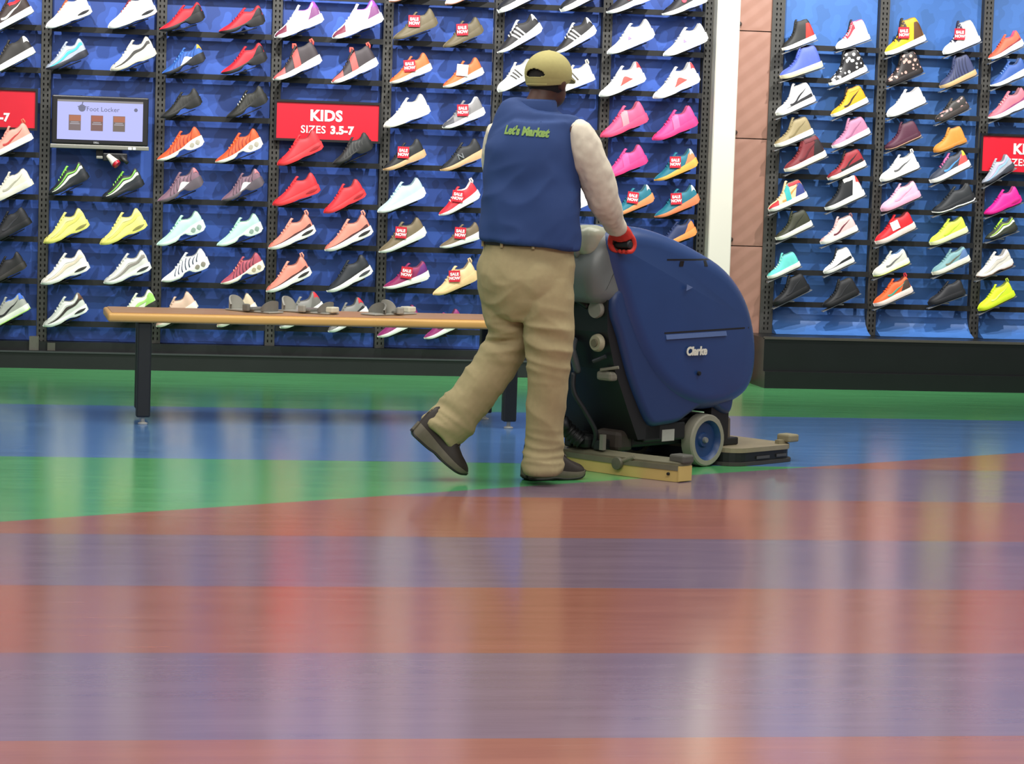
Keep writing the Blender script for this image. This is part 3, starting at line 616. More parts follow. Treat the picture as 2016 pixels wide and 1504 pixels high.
SHOES = '''-0.552|1.921|0.285|30.1|court|u=3a2c28 s=f4f2ea sw=f6f4ee col=c8202c li=c8202c tc=f0ece4|dark brown low court shoe, white tick and red collar, top left corner
-0.541|1.688|0.287|29.8|court|u=33302d s=f5f3ee ht=f2efe8 la=55504a|black textured court shoe on thick white sole with white heel tab
-0.531|1.210|0.267|28.1|court|u=f2a493 s=f6f2ec sw=c03a35 lp=d8694f|salmon pink court shoe with red tick, left edge under the cropped red sign
-0.526|0.946|0.268|27.9|court|u=e9e3cf s=eee9d8 sw=b5b29c|cream court shoe with grey tick at the left edge
-0.526|0.716|0.266|29.7|court|u=191a1e s=15161a sw=2c2d33|all black court shoe at the left edge, above the charcoal one
-0.534|0.474|0.245|28.0|run|u=1e1d1e s=2e2b28 tc=171718|charcoal black low shoe with grey sole at the left edge
-0.530|0.215|0.268|29.6|court|u=a9aba3 s=e8efdf sw=17181a ht=3f6fd0 li=3f6fd0 os=b4dc7a|grey low shoe with black tick, blue heel tab and lime outsole
-0.223|1.962|0.274|23.5|run|u=f7f5f0 s=f8f6f2 t=b4532e la=c77b4d aw=202024 hs=1.12|white running shoe with rust tongue at top, left one of the pair
0.133|1.975|0.290|22.6|run|u=f7f5f0 s=f8f6f2 t=7d2430 la=93363a aw=202024 hs=1.12|white running shoe with maroon tongue at top, right one of the pair
-0.219|1.724|0.253|24.0|nf|u=a9b2c0 s=2b2d38 wb=3fc0cf wb2=b9c6d2 la=c3c7ce|grey running shoe with turquoise wavy bands above the monitor
0.151|1.730|0.278|24.2|nf|u=dcd8c8 s=d6cfbe wb=3b3937 wb2=f2efe2 la=d9d6ca|cream running shoe with charcoal wavy band above the monitor
-0.191|1.000|0.252|27.8|nf|u=23282d s=15191f wb=d5dcc9 wb2=7fc24a la=8ed653 t=8ed653|black running shoe with neon green laces, left one under the monitor
0.114|0.986|0.255|22.8|nf|u=23282d s=15191f wb=d5dcc9 wb2=7fc24a la=8ed653 t=8ed653|black running shoe with neon green laces, right one under the monitor
-0.213|0.716|0.277|25.8|nf|u=f0ea86 s=ece678 wb=e4dc6a wb2=f3ee98 aw=8a8648|pale yellow running shoe, left one of the yellow pair
0.112|0.716|0.289|26.0|nf|u=f0ea86 s=ece678 wb=e4dc6a wb2=f3ee98 aw=8a8648|pale yellow running shoe, right one of the yellow pair
-0.225|0.476|0.290|22.3|nf|u=f1ede1 s=f3f1e8 wb=ddd0b6 wb2=f5f2ea aw=30302f|cream running shoe with tan band, left one below the yellow pair
0.136|0.489|0.284|22.0|nf|u=d4d4cc s=eef0ea wb=8a857c wb2=e8e7de aw=38383a|light grey running shoe with dark grey wave, right one below the yellow pair
-0.209|0.230|0.272|24.6|nf|u=cdd2c8 s=e8ece6 wb=2d2620 wb2=e4e7de aw=2b2b2b ht=6a4a38|grey white running shoe with black wave, left of the bench end
0.215|0.271|0.255|25.5|nf|u=e3ead2 s=23261f wb=a8d873 hc=9ed468|white and lime running shoe partly hidden by the left end of the bench
0.425|1.973|0.269|18.7|plus|u=c4202f s=1a191b hc=1b1a1c la=d42a3a|red running shoe with black heel at top, left one of three alike
0.768|1.976|0.273|16.1|plus|u=c4202f s=1a191b hc=1b1a1c la=d42a3a|red running shoe with black heel at top, right one of three alike
0.446|1.721|0.265|22.5|plus|u=2f5fae s=1f2025 rb=16408a mp=f3f3f0 ht=c9a23c la=4f86d0|blue running shoe with white midfoot plate and gold heel
0.789|1.737|0.279|20.9|plus|u=c4202f s=1a191b hc=1b1a1c la=d42a3a|red running shoe with black heel, right of the blue running shoe
0.443|1.469|0.254|23.1|plus|u=22221f s=1b1b19 rb=2f2e2b|all black running shoe right of the monitor
0.827|1.482|0.262|26.3|plus|u=25251f s=1d1d1b rb=34342e la=bdbdb4|black running shoe with white flecks, left of the red sizes sign
0.431|1.218|0.287|23.8|plus|u=e2582c s=f2eee2 rb=9c2f1c la=ef7440 aw=b0aa9a|orange striped running shoe on white sole, left one of the pair
0.770|1.217|0.291|23.6|plus|u=e2582c s=f2eee2 rb=9c2f1c la=ef7440 aw=b0aa9a|orange striped running shoe on white sole, right one of the pair
0.438|0.976|0.285|25.6|plus|u=80616f s=5d535b rb=4f3f49 mp=f2efe9 ht=c9787e|mauve running shoe with white midfoot plate, left one of the pair
0.811|0.995|0.266|25.7|plus|u=80616f s=5d535b rb=4f3f49 mp=f2efe9 ht=c9787e|mauve running shoe with white midfoot plate, right one of the pair
0.439|0.721|0.297|22.9|plus|u=b6e9cf s=e2f3e8 aw=8fa79b|mint green running shoe, left one of the pair
0.789|0.730|0.281|22.5|plus|u=b6e9cf s=e2f3e8 aw=8fa79b|mint green running shoe, right one of the pair
0.471|0.509|0.292|22.3|plus|u=e3e6e6 s=f4f3ee rb=2b3650 aw=8f8a7c la=f2f2f2|white running shoe caged with navy stripes
0.818|0.506|0.270|23.3|plus|u=b05060 s=f2e9d8 rb=5c2438 aw=b3a588 la=f08f7a|rose and burgundy striped running shoe on cream sole
0.449|0.244|0.266|30.2|run|u=d9b8a2 s=efe6d8|tan pink shoe behind the bench, nearest the bench's left leg
0.804|0.252|0.257|29.4|run|u=d8c3a6 s=efe8da|beige shoe behind the bench, seen past the leftmost foot gauge
1.100|1.958|0.300|24.1|strap|u=f7f3f6 s=f9f7f6 hc=7d4a78 tc=7b3447 strap=fbf8f7 li=8a3fa0 ht=8a3fa0|white and purple strapped shoe over the kids sign, left one of the pair
1.440|1.967|0.316|24.6|strap|u=f7f3f6 s=f9f7f6 hc=7d4a78 tc=7b3447 strap=fbf8f7 li=8a3fa0 ht=8a3fa0|white and purple strapped shoe over the kids sign, right one of the pair
1.098|1.711|0.301|25.6|loop|u=3d3538 s=f7f4f0 tc=ee6a66 strap=ec5a55 lp=ee5a4c|black sock shoe with coral toe and pull loops, left above kids sign
1.443|1.708|0.292|26.5|loop|u=3d3538 s=f7f4f0 tc=ee6a66 strap=ec5a55 lp=ee5a4c|black sock shoe with coral toe and pull loops, right above kids sign
1.135|1.213|0.285|25.9|run|u=e8323a s=ec3d42 aw=a81c24 mg=e02a33|bright red running shoe overlapping the bottom of the kids sign
1.460|1.232|0.258|26.8|plus|u=2b2c2c s=202120 rb=4a4a48|black and grey camouflage running shoe under the kids sign
1.112|0.976|0.287|21.3|run|u=e8323a s=ec3d42 aw=a81c24 mg=e02a33|bright red running shoe, left one of the red pair
1.416|0.941|0.268|27.5|run|u=e8323a s=ec3d42 aw=a81c24 mg=e02a33|bright red running shoe, right one of the red pair
1.095|0.718|0.291|24.4|run|u=ee8f7c s=f6f2ec mg=4f2a2a aw=2e2a2a lp=e79b86 t=f0a48f|salmon running shoe with dark mudguard, upper left of three
1.430|0.715|0.300|25.4|run|u=ee8f7c s=f6f2ec mg=4f2a2a aw=2e2a2a lp=e79b86 t=f0a48f|salmon running shoe with dark mudguard, upper right of three
1.089|0.464|0.284|26.7|run|u=ee8f7c s=f6f2ec mg=4f2a2a aw=2e2a2a lp=e79b86 t=f0a48f|salmon running shoe with dark mudguard, lowest of three
1.449|0.473|0.291|27.9|run|u=2b2e33 s=f6f4f0 aw=45464a mg=1d1f23|black running shoe with white air sole right of a salmon one
1.175|0.252|0.284|28.5|run|u=8d8a86 s=f2f0ea ht=e0303c hc=77736f|grey shoe with red heel behind the bench, by the middle foot gauge
1.463|0.236|0.263|30.5|run|u=8b8885 s=eeeeea ht=e0303c mg=23252a|grey and black shoe with red heel behind bench, left of purple ones
1.771|2.196|0.293|25.9|run|u=e9dfd4 s=f6f3ee os=a06a50|white shoe with brown outsole cut by the top edge, left of pair
2.104|2.194|0.288|26.8|run|u=e9dfd4 s=f6f3ee os=a06a50|white shoe with brown outsole cut by the top edge, right of pair
1.799|1.982|0.274|22.0|sock|u=6a6048 s=6b614a tag=1|olive brown shoe all one colour with red tag, left of pair
2.097|1.946|0.257|25.3|sock|u=6a6048 s=6b614a tag=1|olive brown shoe all one colour with red tag, right of pair
1.786|1.721|0.260|23.0|run|u=e87440 s=ddd9cf tag=1|orange running shoe with red tag and grey white sole
2.105|1.709|0.254|23.6|run|u=e87440 s=ddd9cf tag=2|orange running shoe with a white tag under red laces
1.758|1.459|0.286|22.6|run|u=f1eee4 s=f3f0e8|all white running shoe right of the kids sign
2.108|1.467|0.267|23.3|run|u=8c8a8a s=f1f0ec li=f0ece6 tc=55565a tag=1|grey running shoe with white lining and red tag
1.761|1.206|0.266|23.3|run|u=26282a s=d9b184 tag=1|black shoe with gum sole and red tag
2.104|1.213|0.273|23.7|run|u=26282a s=d9b184 em=N:8f9295 mg=202224|black shoe with gum sole and grey letter on its side
1.736|0.954|0.302|23.7|sock|u=bfe0ea s=f2f6f6|pale sky blue knit shoe on white sole
2.104|0.949|0.270|28.6|sock|u=d62b38 s=f4f1ec li=f4e3dc la=f7efe9 tag=1 lp=f4e3dc|red knit shoe with white laces, collar and sole
1.751|0.716|0.300|24.7|sock|u=7a6c52 s=e9ece4 tag=1|olive knit shoe on white sole with red tag, steeply tilted
2.114|0.758|0.252|17.5|sock|u=74654d s=e4e6de tag=1|olive knit shoe on white sole with red tag, beside the man's hip
1.781|0.506|0.277|15.9|sock|u=8c2458 s=f0eee6 tag=1 hc=6a2a78|plum knit shoe on white sole with red tag, above the bench
2.082|0.472|0.287|24.0|sock|u=e6c793 s=e2c08a tag=1 lp=d8b888|sand coloured knit shoe with red tag beside the man's trousers
1.757|0.212|0.275|24.9|sock|u=8c2d68 s=eef0e6|plum knit shoe under the bench, left of pair
2.036|0.210|0.254|25.0|sock|u=8c2d68 s=eef0e6 tag=1|plum knit shoe with red tag under the bench, right of pair
2.422|2.166|0.307|28.1|court|u=25262a s=f6f5f2 tc=25262a hs=.85|black low shoe on white sole at the top edge, left of pair
2.801|2.188|0.297|28.7|court|u=25262a s=f6f5f2 tc=25262a hs=.85|black low shoe on white sole at the top edge, right of pair
2.428|1.925|0.300|30.9|sock|u=2c2a2a s=f8f7f4 st=f8f7f4 t=f6f6f4 ht=f6f6f4|black shoe with three white stripes above the cap, left of pair
2.774|1.937|0.280|30.8|sock|u=2c2a2a s=f8f7f4 st=f8f7f4 t=f6f6f4 ht=f6f6f4|black shoe with three white stripes above the cap, right of pair
2.435|1.699|0.258|29.2|court|u=f6f4ee s=f8f6f2 st=3c3a36|white shoe with three black stripes left of the man's cap
2.760|1.699|0.270|22.4|court|u=f6f4ee s=f8f6f2 st=4a463c lp=cfc8b4|white shoe with three dark stripes half hidden behind the man's cap
2.741|0.937|0.288|25.1|court|u=f4f3ef s=f8f6f2|white shoe almost hidden behind the man's sleeve
3.081|2.187|0.293|22.8|run|u=2c2b2e s=f6f5f2 em=C:d8586a|black shoe with round pink emblem at top edge, left of pair
3.420|2.189|0.289|22.3|run|u=2c2b2e s=f6f5f2 em=C:d8586a|black shoe with round pink emblem at top edge, right of pair
3.094|1.945|0.303|24.3|sock|u=f8f7f5 s=f9f8f6 em=T:a58fc0|white knit shoe with small lilac triangle, left of pair
3.438|1.947|0.287|24.0|sock|u=f8f7f5 s=f9f8f6 em=T:a58fc0|white knit shoe with small lilac triangle, right of pair
3.054|1.688|0.296|24.0|run|u=f7f5f3 s=f9f8f5 ht=d83a40 mp=ea5a52|white running shoe with red side patch and heel, left of pair
3.385|1.688|0.304|25.1|run|u=f7f5f3 s=f9f8f5 ht=d83a40 mp=ea5a52|white running shoe with red side patch and heel, right of pair
3.071|1.444|0.305|24.0|run|u=f2567f s=f04f78 strap=f78f98 mg=f0507c|coral pink running shoe, upper left of three pink ones
3.390|1.438|0.294|24.1|run|u=f2458a s=f03c82 strap=f46aa0 mg=f03f86|hot pink running shoe, upper right of three pink ones
3.099|1.205|0.280|23.8|run|u=f2458a s=f03c82 strap=f4559a mg=f03f86|hot pink running shoe, lowest of three beside the man's sleeve
3.412|1.197|0.281|24.2|sock|u=1f7285 s=f0b050 hc=e88a5c ht=d8e8e8 tag=1|teal shoe with orange and yellow sole, highest of three
3.158|0.982|0.271|23.4|sock|u=1f7285 s=ee9560 ht=d8e8e8 tag=1|teal shoe with red tag close beside the man's forearm
3.424|0.975|0.288|23.5|sock|u=1f7285 s=e88458 ht=d8e8e8 tag=1|teal shoe with orange sole next to the white pillar, lowest of three
3.435|0.800|0.260|21.1|sock|u=22325c s=ee9a52 hc=ee8a48|navy and orange shoe peeping over the blue cleaning machine
4.173|2.017|0.217|23.1|high|u=20211f s=f2efe8 hc=c83028 hs=1.05|black high top with red heel, top row at left
4.511|2.039|0.216|21.2|high|u=f4f2f0 s=f0ece8 t=1d1b22 la=d83048 li=e04f78 ey=9c2236 hs=1.0|white high top with black tongue and red laces, top row
4.827|2.014|0.264|24.4|high|u=f4bd1e s=f6f3ea t=231f24 la=231f24 ey=3a2a20 hc=5a3a1e tag=1|yellow high top with black laces and red tag
5.196|2.033|0.242|24.4|high|u=f6f5f2 s=f8f6f2 t=28223a la=28223a ey=2c2642 tag=1|white high top with red tag, top row
5.490|2.011|0.235|27.5|run|u=e86044 s=f5f2ee mg=8a2f38 li=d83a6a|coral running shoe with white sole, top row at right edge
4.168|1.844|0.269|20.0|high|u=4f62c0 s=d9cfae hs=.85|violet blue high top with cream sole, second row
4.478|1.815|0.251|25.5|high|u=1f1e20 s=f0efe8 sp=f1efe8|black high top blotched with white, second row
4.840|1.833|0.240|23.5|high|u=2c2523 s=241f20 sp=d9a79a|black high top covered in pink flowers
5.184|1.825|0.242|25.4|high|u=3a4266 s=c8a878 rb=252c4a hs=.95|navy ribbed high top with gum sole
5.508|1.845|0.248|23.9|run|u=33589f s=f3f3f2 la=6f92d0|blue running shoe with white sole, second row at right edge
4.152|1.621|0.257|24.7|high|u=f3f2f0 s=f3f1ea sw=26262a tc=f0efec ht=f2f0ee mg=2a2a2e hs=.78|white high top with black tick and black trim, third row
4.504|1.626|0.239|26.6|high|u=eda51e s=f3efe6 sw=2a2118 t=2a2118 col=e8a028 hs=.78|golden yellow high top with black tick, third row
4.854|1.638|0.256|25.0|court|u=f6f5f4 s=f8f6f4|plain white low shoe, third row
5.164|1.620|0.228|26.9|court|u=35322f s=3a3330 sp=b08a86 hs=.85|dark low shoe with dusty pink flowers, third row
5.505|1.645|0.272|23.8|run|u=c8707f s=f5f3f0 mg=8a3d6c la=f0b0ae|pink and purple running shoe, third row at right edge
4.152|1.431|0.250|23.3|high|u=9b8c66 s=f3f0e6 sw=83754f hs=.72|gold mid top with white sole, fourth row
4.517|1.435|0.249|26.6|high|u=c07f9e s=f2ebec sw=a8688a hs=.72|metallic pink mid top, fourth row
4.854|1.439|0.233|25.1|high|u=54283c s=4f2638 os=b08a70 hs=.72|burgundy mid top all one colour, fourth row
5.164|1.432|0.212|22.7|boot|u=d08c38 s=c88434 li=8a5a28|wheat coloured ankle boot, fourth row
4.222|1.281|0.273|25.1|high|u=7a2a30 s=f0e8da hc=2c2426 col=6a2028 sw=5c1c24 hs=.85|dark red high top with black heel, higher than the shoe beside it
4.498|1.240|0.249|25.5|high|u=9a2a33 s=f1eadd tc=8c242c t=2a2022 sw=2b1f22 mg=2a2022 hs=.72|dark red mid top with black tick and tongue, fifth row
4.832|1.242|0.253|24.2|court|u=f5f4f2 s=f6f4f0 sw=5a5a5a lp=dddad4|white low shoe with dark tick, fifth row
5.152|1.244|0.269|27.7|court|u=3b4150 s=f5f3ee sw=4f92d8 hc=e25550 t=e070a8 la=e070a8 ht=e8c83c|multicolour low shoe with blue tick, pink laces and red heel
5.490|1.246|0.225|32.1|nf|u=a7abb6 s=3a3c46 wb=8fb6dc wb2=b9a8d8 la=c8cad2|silver running shoe with lilac blue bands below right sizes sign
4.133|1.038|0.251|25.1|high|u=f1d3a4 s=f4f0ea tc=c03038 sw=d89a50 col=b82e36 hc=3f4a8c strap=3fb8b8 hs=.75|patchwork mid top with red toe, cream side and turquoise band
4.491|1.056|0.257|25.7|high|u=202226 s=f3f2ee hc=f4f3f0 col=f3f1ee ht=c83a34 hs=.9|black high top with white heel and collar, sixth row
4.847|1.059|0.258|25.6|court|u=f2b6cf s=f0b2cb sw=eaa3c0|pink low shoe all one colour, sixth row
5.174|1.056|0.276|21.3|run|u=22262a s=1f2226 os=f0f0ec hs=.92|black low shoe with thin white outsole line, sixth row
5.513|1.057|0.244|24.0|run|u=e61c90 s=e0188a aw=b80f6c mg=e21f92|magenta low shoe at the right edge, sixth row
4.185|0.865|0.240|26.2|high|u=3a3c2a s=f0eee2 sw=2b2d20 hs=.72|dark olive mid top with white sole, seventh row
4.470|0.847|0.242|25.0|high|u=efc6c3 s=f4f0ea sw=6a2a38 hs=.66 lp=8a5a5a|pale pink mid top with burgundy tick, seventh row
4.817|0.857|0.270|26.4|court|u=d8222c s=f0ddd4 sq=f6f2ee|red low shoe with a white square label, seventh row
5.166|0.862|0.251|23.2|court|u=d2e84c s=eef0c0 sw=c2dc38|lime yellow low shoe with cream sole, seventh row
5.525|0.906|0.207|20.6|nf|u=3a4030 s=23261f wb=e0e8d0 wb2=a8dc3c la=b4ec3c t=b4ec3c|black running shoe with neon yellow laces at the right edge
4.143|0.630|0.213|25.7|high|u=6cd8cf s=f2f1e6 la=cfe8e0 hs=.72|turquoise mid top with white sole
4.496|0.669|0.201|26.1|high|u=efefea s=f0efe8 mg=25272a t=2c2c30 hs=.82|white mid top with black dripping edge at the sole
4.813|0.660|0.238|24.4|court|u=d9d8cc s=eef0dc sw=6a6a68 os=d3dc7a li=4f74a0|ivory low shoe with grey tick and lime outsole
5.193|0.678|0.250|25.3|court|u=7aa4a8 s=f0ecd8 hc=5f7fb0 sw=6a6a58 hs=.9|teal grey low shoe with blue heel and cream sole
5.476|0.668|0.247|22.5|nf|u=e4e0d6 s=f1efea wb=cfc8ba wb2=f2efe8 os=7a5a4a|off white running shoe with layered bands at the right edge
4.185|0.469|0.245|27.1|high|u=18191d s=16171b sw=24252a hs=.7|all black mid top in the lowest row, left of pair
4.501|0.459|0.240|26.2|high|u=191a1d s=17181b sw=25262a hs=.7|all black mid top in the lowest row, right of pair
4.826|0.475|0.257|24.5|court|u=f0622c s=f0e2d8 sw=3fa890 hc=4a3a32 lp=e03a4a|orange low shoe with teal tick and dark heel, lowest row
5.176|0.492|0.238|20.4|court|u=1c1d22 s=1a1b20 hs=.95|all black low shoe in the lowest row
5.504|0.462|0.245|26.9|court|u=d9f02a s=d4ec28 sw=e8f77a lp=a8c030|neon yellow low shoe in the lowest row at the right edge'''
brk = {}
for line in SHOES.strip().split('\n'):
    tx, tz, L, tilt, ty, attrs, label = line.split('|')
    tx, tz, L, tilt = float(tx), float(tz), float(L), float(tilt)
    A = dict(q.split('=') for q in attrs.split())
    a = math.radians(tilt); c, s = math.cos(a), math.sin(a)
    right = tx > 4.0
    yc = 15.065
    Rm = Matrix(((-c, -s, 0), (0, 0, -1), (-s, c, 0))).transposed()      # rows of the transpose are the shoe's axes
    Rm = Matrix(((-c, 0, -s), (0, -1, 0), (-s, 0, c)))                  # columns: x axis (-c,0,-s), y axis (0,-1,0), z axis (-s,0,c)
    M4 = Rm.to_4x4(); heel = Vector((tx+c*L, yc, tz+s*L)); M4.translation = heel
    yaw = Matrix.Rotation(math.radians(random.uniform(-3, 4)), 4, 'Z')
    M4 = Matrix.Translation(heel-Vector((c*L*.5, 0, s*L*.5))) @ yaw @ Matrix.Translation(-(heel-Vector((c*L*.5, 0, s*L*.5)))) @ M4
    add_shoe('sneaker' if ty != 'boot' else 'ankle_boot', ty, L, A, M4, label, 'shoe', 'shoes on the right shelves' if right else 'shoes on the left shelves')
    # its sloping steel bracket, part of the shelf bay behind it
    for x0, x1, t, z0 in bays:
        xm = tx+c*L*.5
        if x0-.02 <= xm < x1+.02:
            key = round(L, 2)
            b = MB(); n = Vector((s*1.0, 0, -c)); dx = Vector((c, 0, s)); base = Vector((tx, 0, tz))-Vector(((x0+x1)/2, WY, z0))
            p0 = base+dx*(-.018 if right else .06)+n*.006; p1 = base+dx*(L*1.03 if right else L*.80)+n*.006
            y0, y1 = -.155, -.11
            th = n*.005
            v = [Vector((p.x, y, p.z))+o for p in (p0, p1) for y in (y0, y1) for o in (Vector((0, 0, 0)), th)]
            b.add(v, [(0, 1, 3, 2), (4, 6, 7, 5), (0, 4, 5, 1), (2, 3, 7, 6), (0, 2, 6, 4), (1, 5, 7, 3)])
            pm = base+dx*(L*.45)+n*.012
            b.box(pm.x-.02, pm.x+.02, -.14, .0015, pm.z-.010, pm.z-.002)
            o = b.build('shoe_bracket', BRM if right else RAILM, t)
            break

# ------------------------------------------------------------------ bench and foot gauges
bench = thing('bench', 'long wooden bench with black legs before the shoe wall', 'bench', (0.12, 12.06, 0), math.radians(2.2))
WOOD = mat('d6a65c', .4, grain=.22, scale=3.0, stretch=(1, 14, 14)); WOODT = mat('b08660', .4, grain=.22, scale=3.0, stretch=(1, 14, 14))
BL = 2.12
MB().bbox(0, BL, -.035, .455, .485, .527, .012, 3).build('seat', WOOD, bench, smooth='auto')
MB().box(.02, BL-.02, .0, .45, .5265, .5295).build('seat_surface', WOODT, bench)
for lx, ly in ((.175, .02), (BL-.175, .02), (.192, .43), (BL-.215, .43)):
    lg = MB().bbox(lx-.033, lx+.033, ly-.03, ly+.03, .035, .485, .008).build('leg', mat('1d1f20', .45), bench)
    MB().lathe([(.022, 0.0), (.024, .006), (.010, .012), (.009, .036)], 'z', (lx, ly, 0), 12).build('levelling_foot', mat('b5b5ae', .4), lg, smooth='auto')
MB().box(.15, BL-.15, .19, .24, .474, .485).build('under_rail', mat('1d1f20', .45), bench)
GR = mat('a09f96', .45, grain=.15, scale=20); GRD = mat('75746d', .45); GRL = mat('d6d2bd', .45)
def gauge(x, y, rz, label, kind):
    t = thing('foot_gauge', label, 'foot gauge', (x, y, .531), rz, 'foot gauges on the bench')
    MB().bbox(-.15, .15, -.05, .05, 0, .008, .003).build('base_plate', GR, t)
    def cup(cx, w_, hh, name, side, m):
        rows = []
        for k in range(13):
            a = math.pi*(k/12-.5)*1.05
            x_, y_ = cx+side*w_*.62*math.cos(a), w_*math.sin(a)
            hk = .010+(hh-.010)*max(.12, math.cos(a*.93))**.55; rows.append([(x_, y_, .0085), (x_, y_, hk), (x_-side*.007, y_*.90, hk), (x_-side*.007, y_*.90, .0085)])
        return MB().grid(rows, True).build(name, m, t, smooth='auto')
    cup(-.118 if kind != 2 else .0, .048, .074, 'heel_cup', -1, GR)
    cup(.10 if kind != 2 else -.085, .054, .060, 'toe_cup', 1, GRD)
    MB().bbox(-.02, .05, -.058, .058, .008, .022, .004).build('width_bar', GRD, t)
    MB().bbox(-.01, .03, -.075, -.056, .004, .040, .006).build('slider', GRD if kind == 0 else GR, t)
    if kind:
        MB().bbox(.11, .165, -.03, .03, .008, .036, .006).build('pointer_block', GRL, t)
    return t
def on_bench(px, py): return px, py
gauge(.825, 12.34, math.radians(-48), 'grey metal foot gauge on the bench, leftmost of three', 0)
gauge(1.09, 12.36, math.radians(-42), 'grey metal foot gauge with pale block on the bench, middle of three', 1)
gauge(1.485, 12.36, math.radians(40), 'grey metal foot gauge with white block on the bench, rightmost of three', 2)

# ------------------------------------------------------------------ walk-behind floor scrubber (X forward, Y left)
SA = math.radians(36.07)
SO = Vector((2.5605, 10.8878, 0))
sb = thing('floor_scrubber', 'blue walk-behind floor scrubber pushed by the man', 'floor scrubber', SO, SA)
BLUE = mat('233f73', .36, grain=.10, scale=6, bump=.02); BLUE2 = mat('1f3867', .42, grain=.10, scale=6)
SBLK = mat('131516', .5, grain=.3, scale=12); SDRK = mat('24272b', .5, grain=.2, scale=10); SGRY = mat('6f7674', .35, grain=.12, scale=7)
def dense(poly, n=4): 
    P = [np.array(p, float) for p in poly]; N = len(P); out = []
    for i in range(N):
        p0, p1, p2, p3 = P[i-1], P[i], P[(i+1) % N], P[(i+2) % N]
        for k in range(n):
            t = k/n; out.append(.5*((2*p1)+(-p0+p2)*t+(2*p0-5*p1+4*p2-p3)*t*t+(-p0+3*p1-3*p2+p3)*t**3))
    return out
def shell(poly, hw, rad, taper, n=4):
    """solid from a side profile: rounded over at both flanks by rad, narrowed in plan by taper(x)"""
    P = dense(poly, n); N = len(P); C = sum(P)/N
    nr = []
    for i in range(N):
        t = P[(i+1) % N]-P[i-1]; q = np.array([t[1], -t[0]]); q /= max(1e-9, np.linalg.norm(q))
        if q.dot(P[i]-C) < 0: q = -q
        nr.append(q)
    ks = [1.0, .97, .9, .78, .6, .38, .15]; rows = []
    seq = [(-1, k) for k in ks]+[(-1, 0)]+[(1, 0)]+[(1, k) for k in ks[::-1]]
    for sgn, k in seq:
        inset = rad*(1-math.sqrt(max(0, 1-k*k))); yb = hw-rad+rad*k
        rows.append([(p[0]-q[0]*inset, sgn*yb*taper(p[0]-q[0]*inset, p[1]), p[1]-q[1]*inset) for p, q in zip(P, nr)])
    return MB().grid(rows, True, True)
rec = [(-.705, .93), (-.69, 1.0), (-.64, 1.03), (-.56, 1.043), (-.45, 1.036), (-.30, 1.005), (-.10, .942), (.09, .862), (.25, .742), (.34, .615), (.378, .50), (.366, .39), (.30, .31), (.16, .266), (0, .25), (-.14, .268), (-.29, .33), (-.43, .44), (-.545, .60), (-.64, .78)]
tp = lambda x, z: 1.0-.26*max(0, (x+.02)/.40)**2
recm = shell(rec, .262, .075, tp).build('recovery_tank', BLUE, sb, smooth=True)
sol = [(-.60, .80), (-.655, .70), (-.60, .58), (-.53, .42), (-.46, .30), (-.385, .202), (-.30, .196), (-.20, .205), (-.13, .235), (-.06, .262), (.04, .262), (.10, .235), (.165, .222), (.20, .28), (.21, .45), (.05, .70), (-.3, .82)]
shell(sol, .243, .03, lambda x, z: 1.0-.18*max(0, (x+.05)/.3)**2, 3).build('solution_tank', BLUE2, sb, smooth=True)
# seams and moulded lip on both flanks
def flank(x, z, s_):
    hit, loc, nn, i_ = recm.ray_cast(Vector((x, s_*1.0, z)), Vector((0, -s_, 0)))
    return loc.y if hit else s_*.25
def ridge(path, s_, wid, out, name, m):
    rows = []
    for x, z in path:
        y0 = flank(x, z+wid, s_); y1 = flank(x, z-wid, s_)
        rows.append([(x, y0-s_*.01, z+wid), (x, y0+s_*out[0], z+wid), (x, y1+s_*out[1], z-wid), (x, y1-s_*.01, z-wid)])
    return MB().grid(rows, True, True).build(name, m, sb, smooth='auto')
dg = bpy.context.evaluated_depsgraph_get(); dg.update()
for s_ in (-1, 1):
    ridge([(-.345+.030*k, .905) for k in range(12)], s_, .0035, (.0008, .0008), 'lid_seam', SBLK)
    for hx in (-.25, -.09): ridge([(hx-.012, .888), (hx+.012, .888)], s_, .012, (.0012, .0016), 'lid_hinge', SBLK)
    ridge([(-.345+.60*k/14, .594+.008*k/14) for k in range(15)], s_, .0035, (.0008, .0008), 'tank_seam', SBLK)
    ridge([(-.335+.42*k/12, .577+.005*k/12) for k in range(13)], s_, .010, (.001, .007), 'moulded_lip', mat('4a5f8c', .4))
ROTR = Matrix.Rotation(math.pi/2, 4, 'X')
lettering('maker_lettering', 'Clarke', .050, (-.135, -.2640, .511), mat('d9d8c8', .5), sb, bold=.0022, rot=ROTR, extrude=.0012, shear=.12)
MB().add([(-.215, -.2632, .80), (-.175, -.2632, .786), (-.218, -.2632, .772)], [(0, 1, 2)]).build('triangle_decal', mat('5b6f9c', .5), sb)
MB().lathe([(.0001, -.2665), (.009, -.266), (.010, -.258)], 'y', (-.11, 0, .415), 12).build('plug', SBLK, sb)
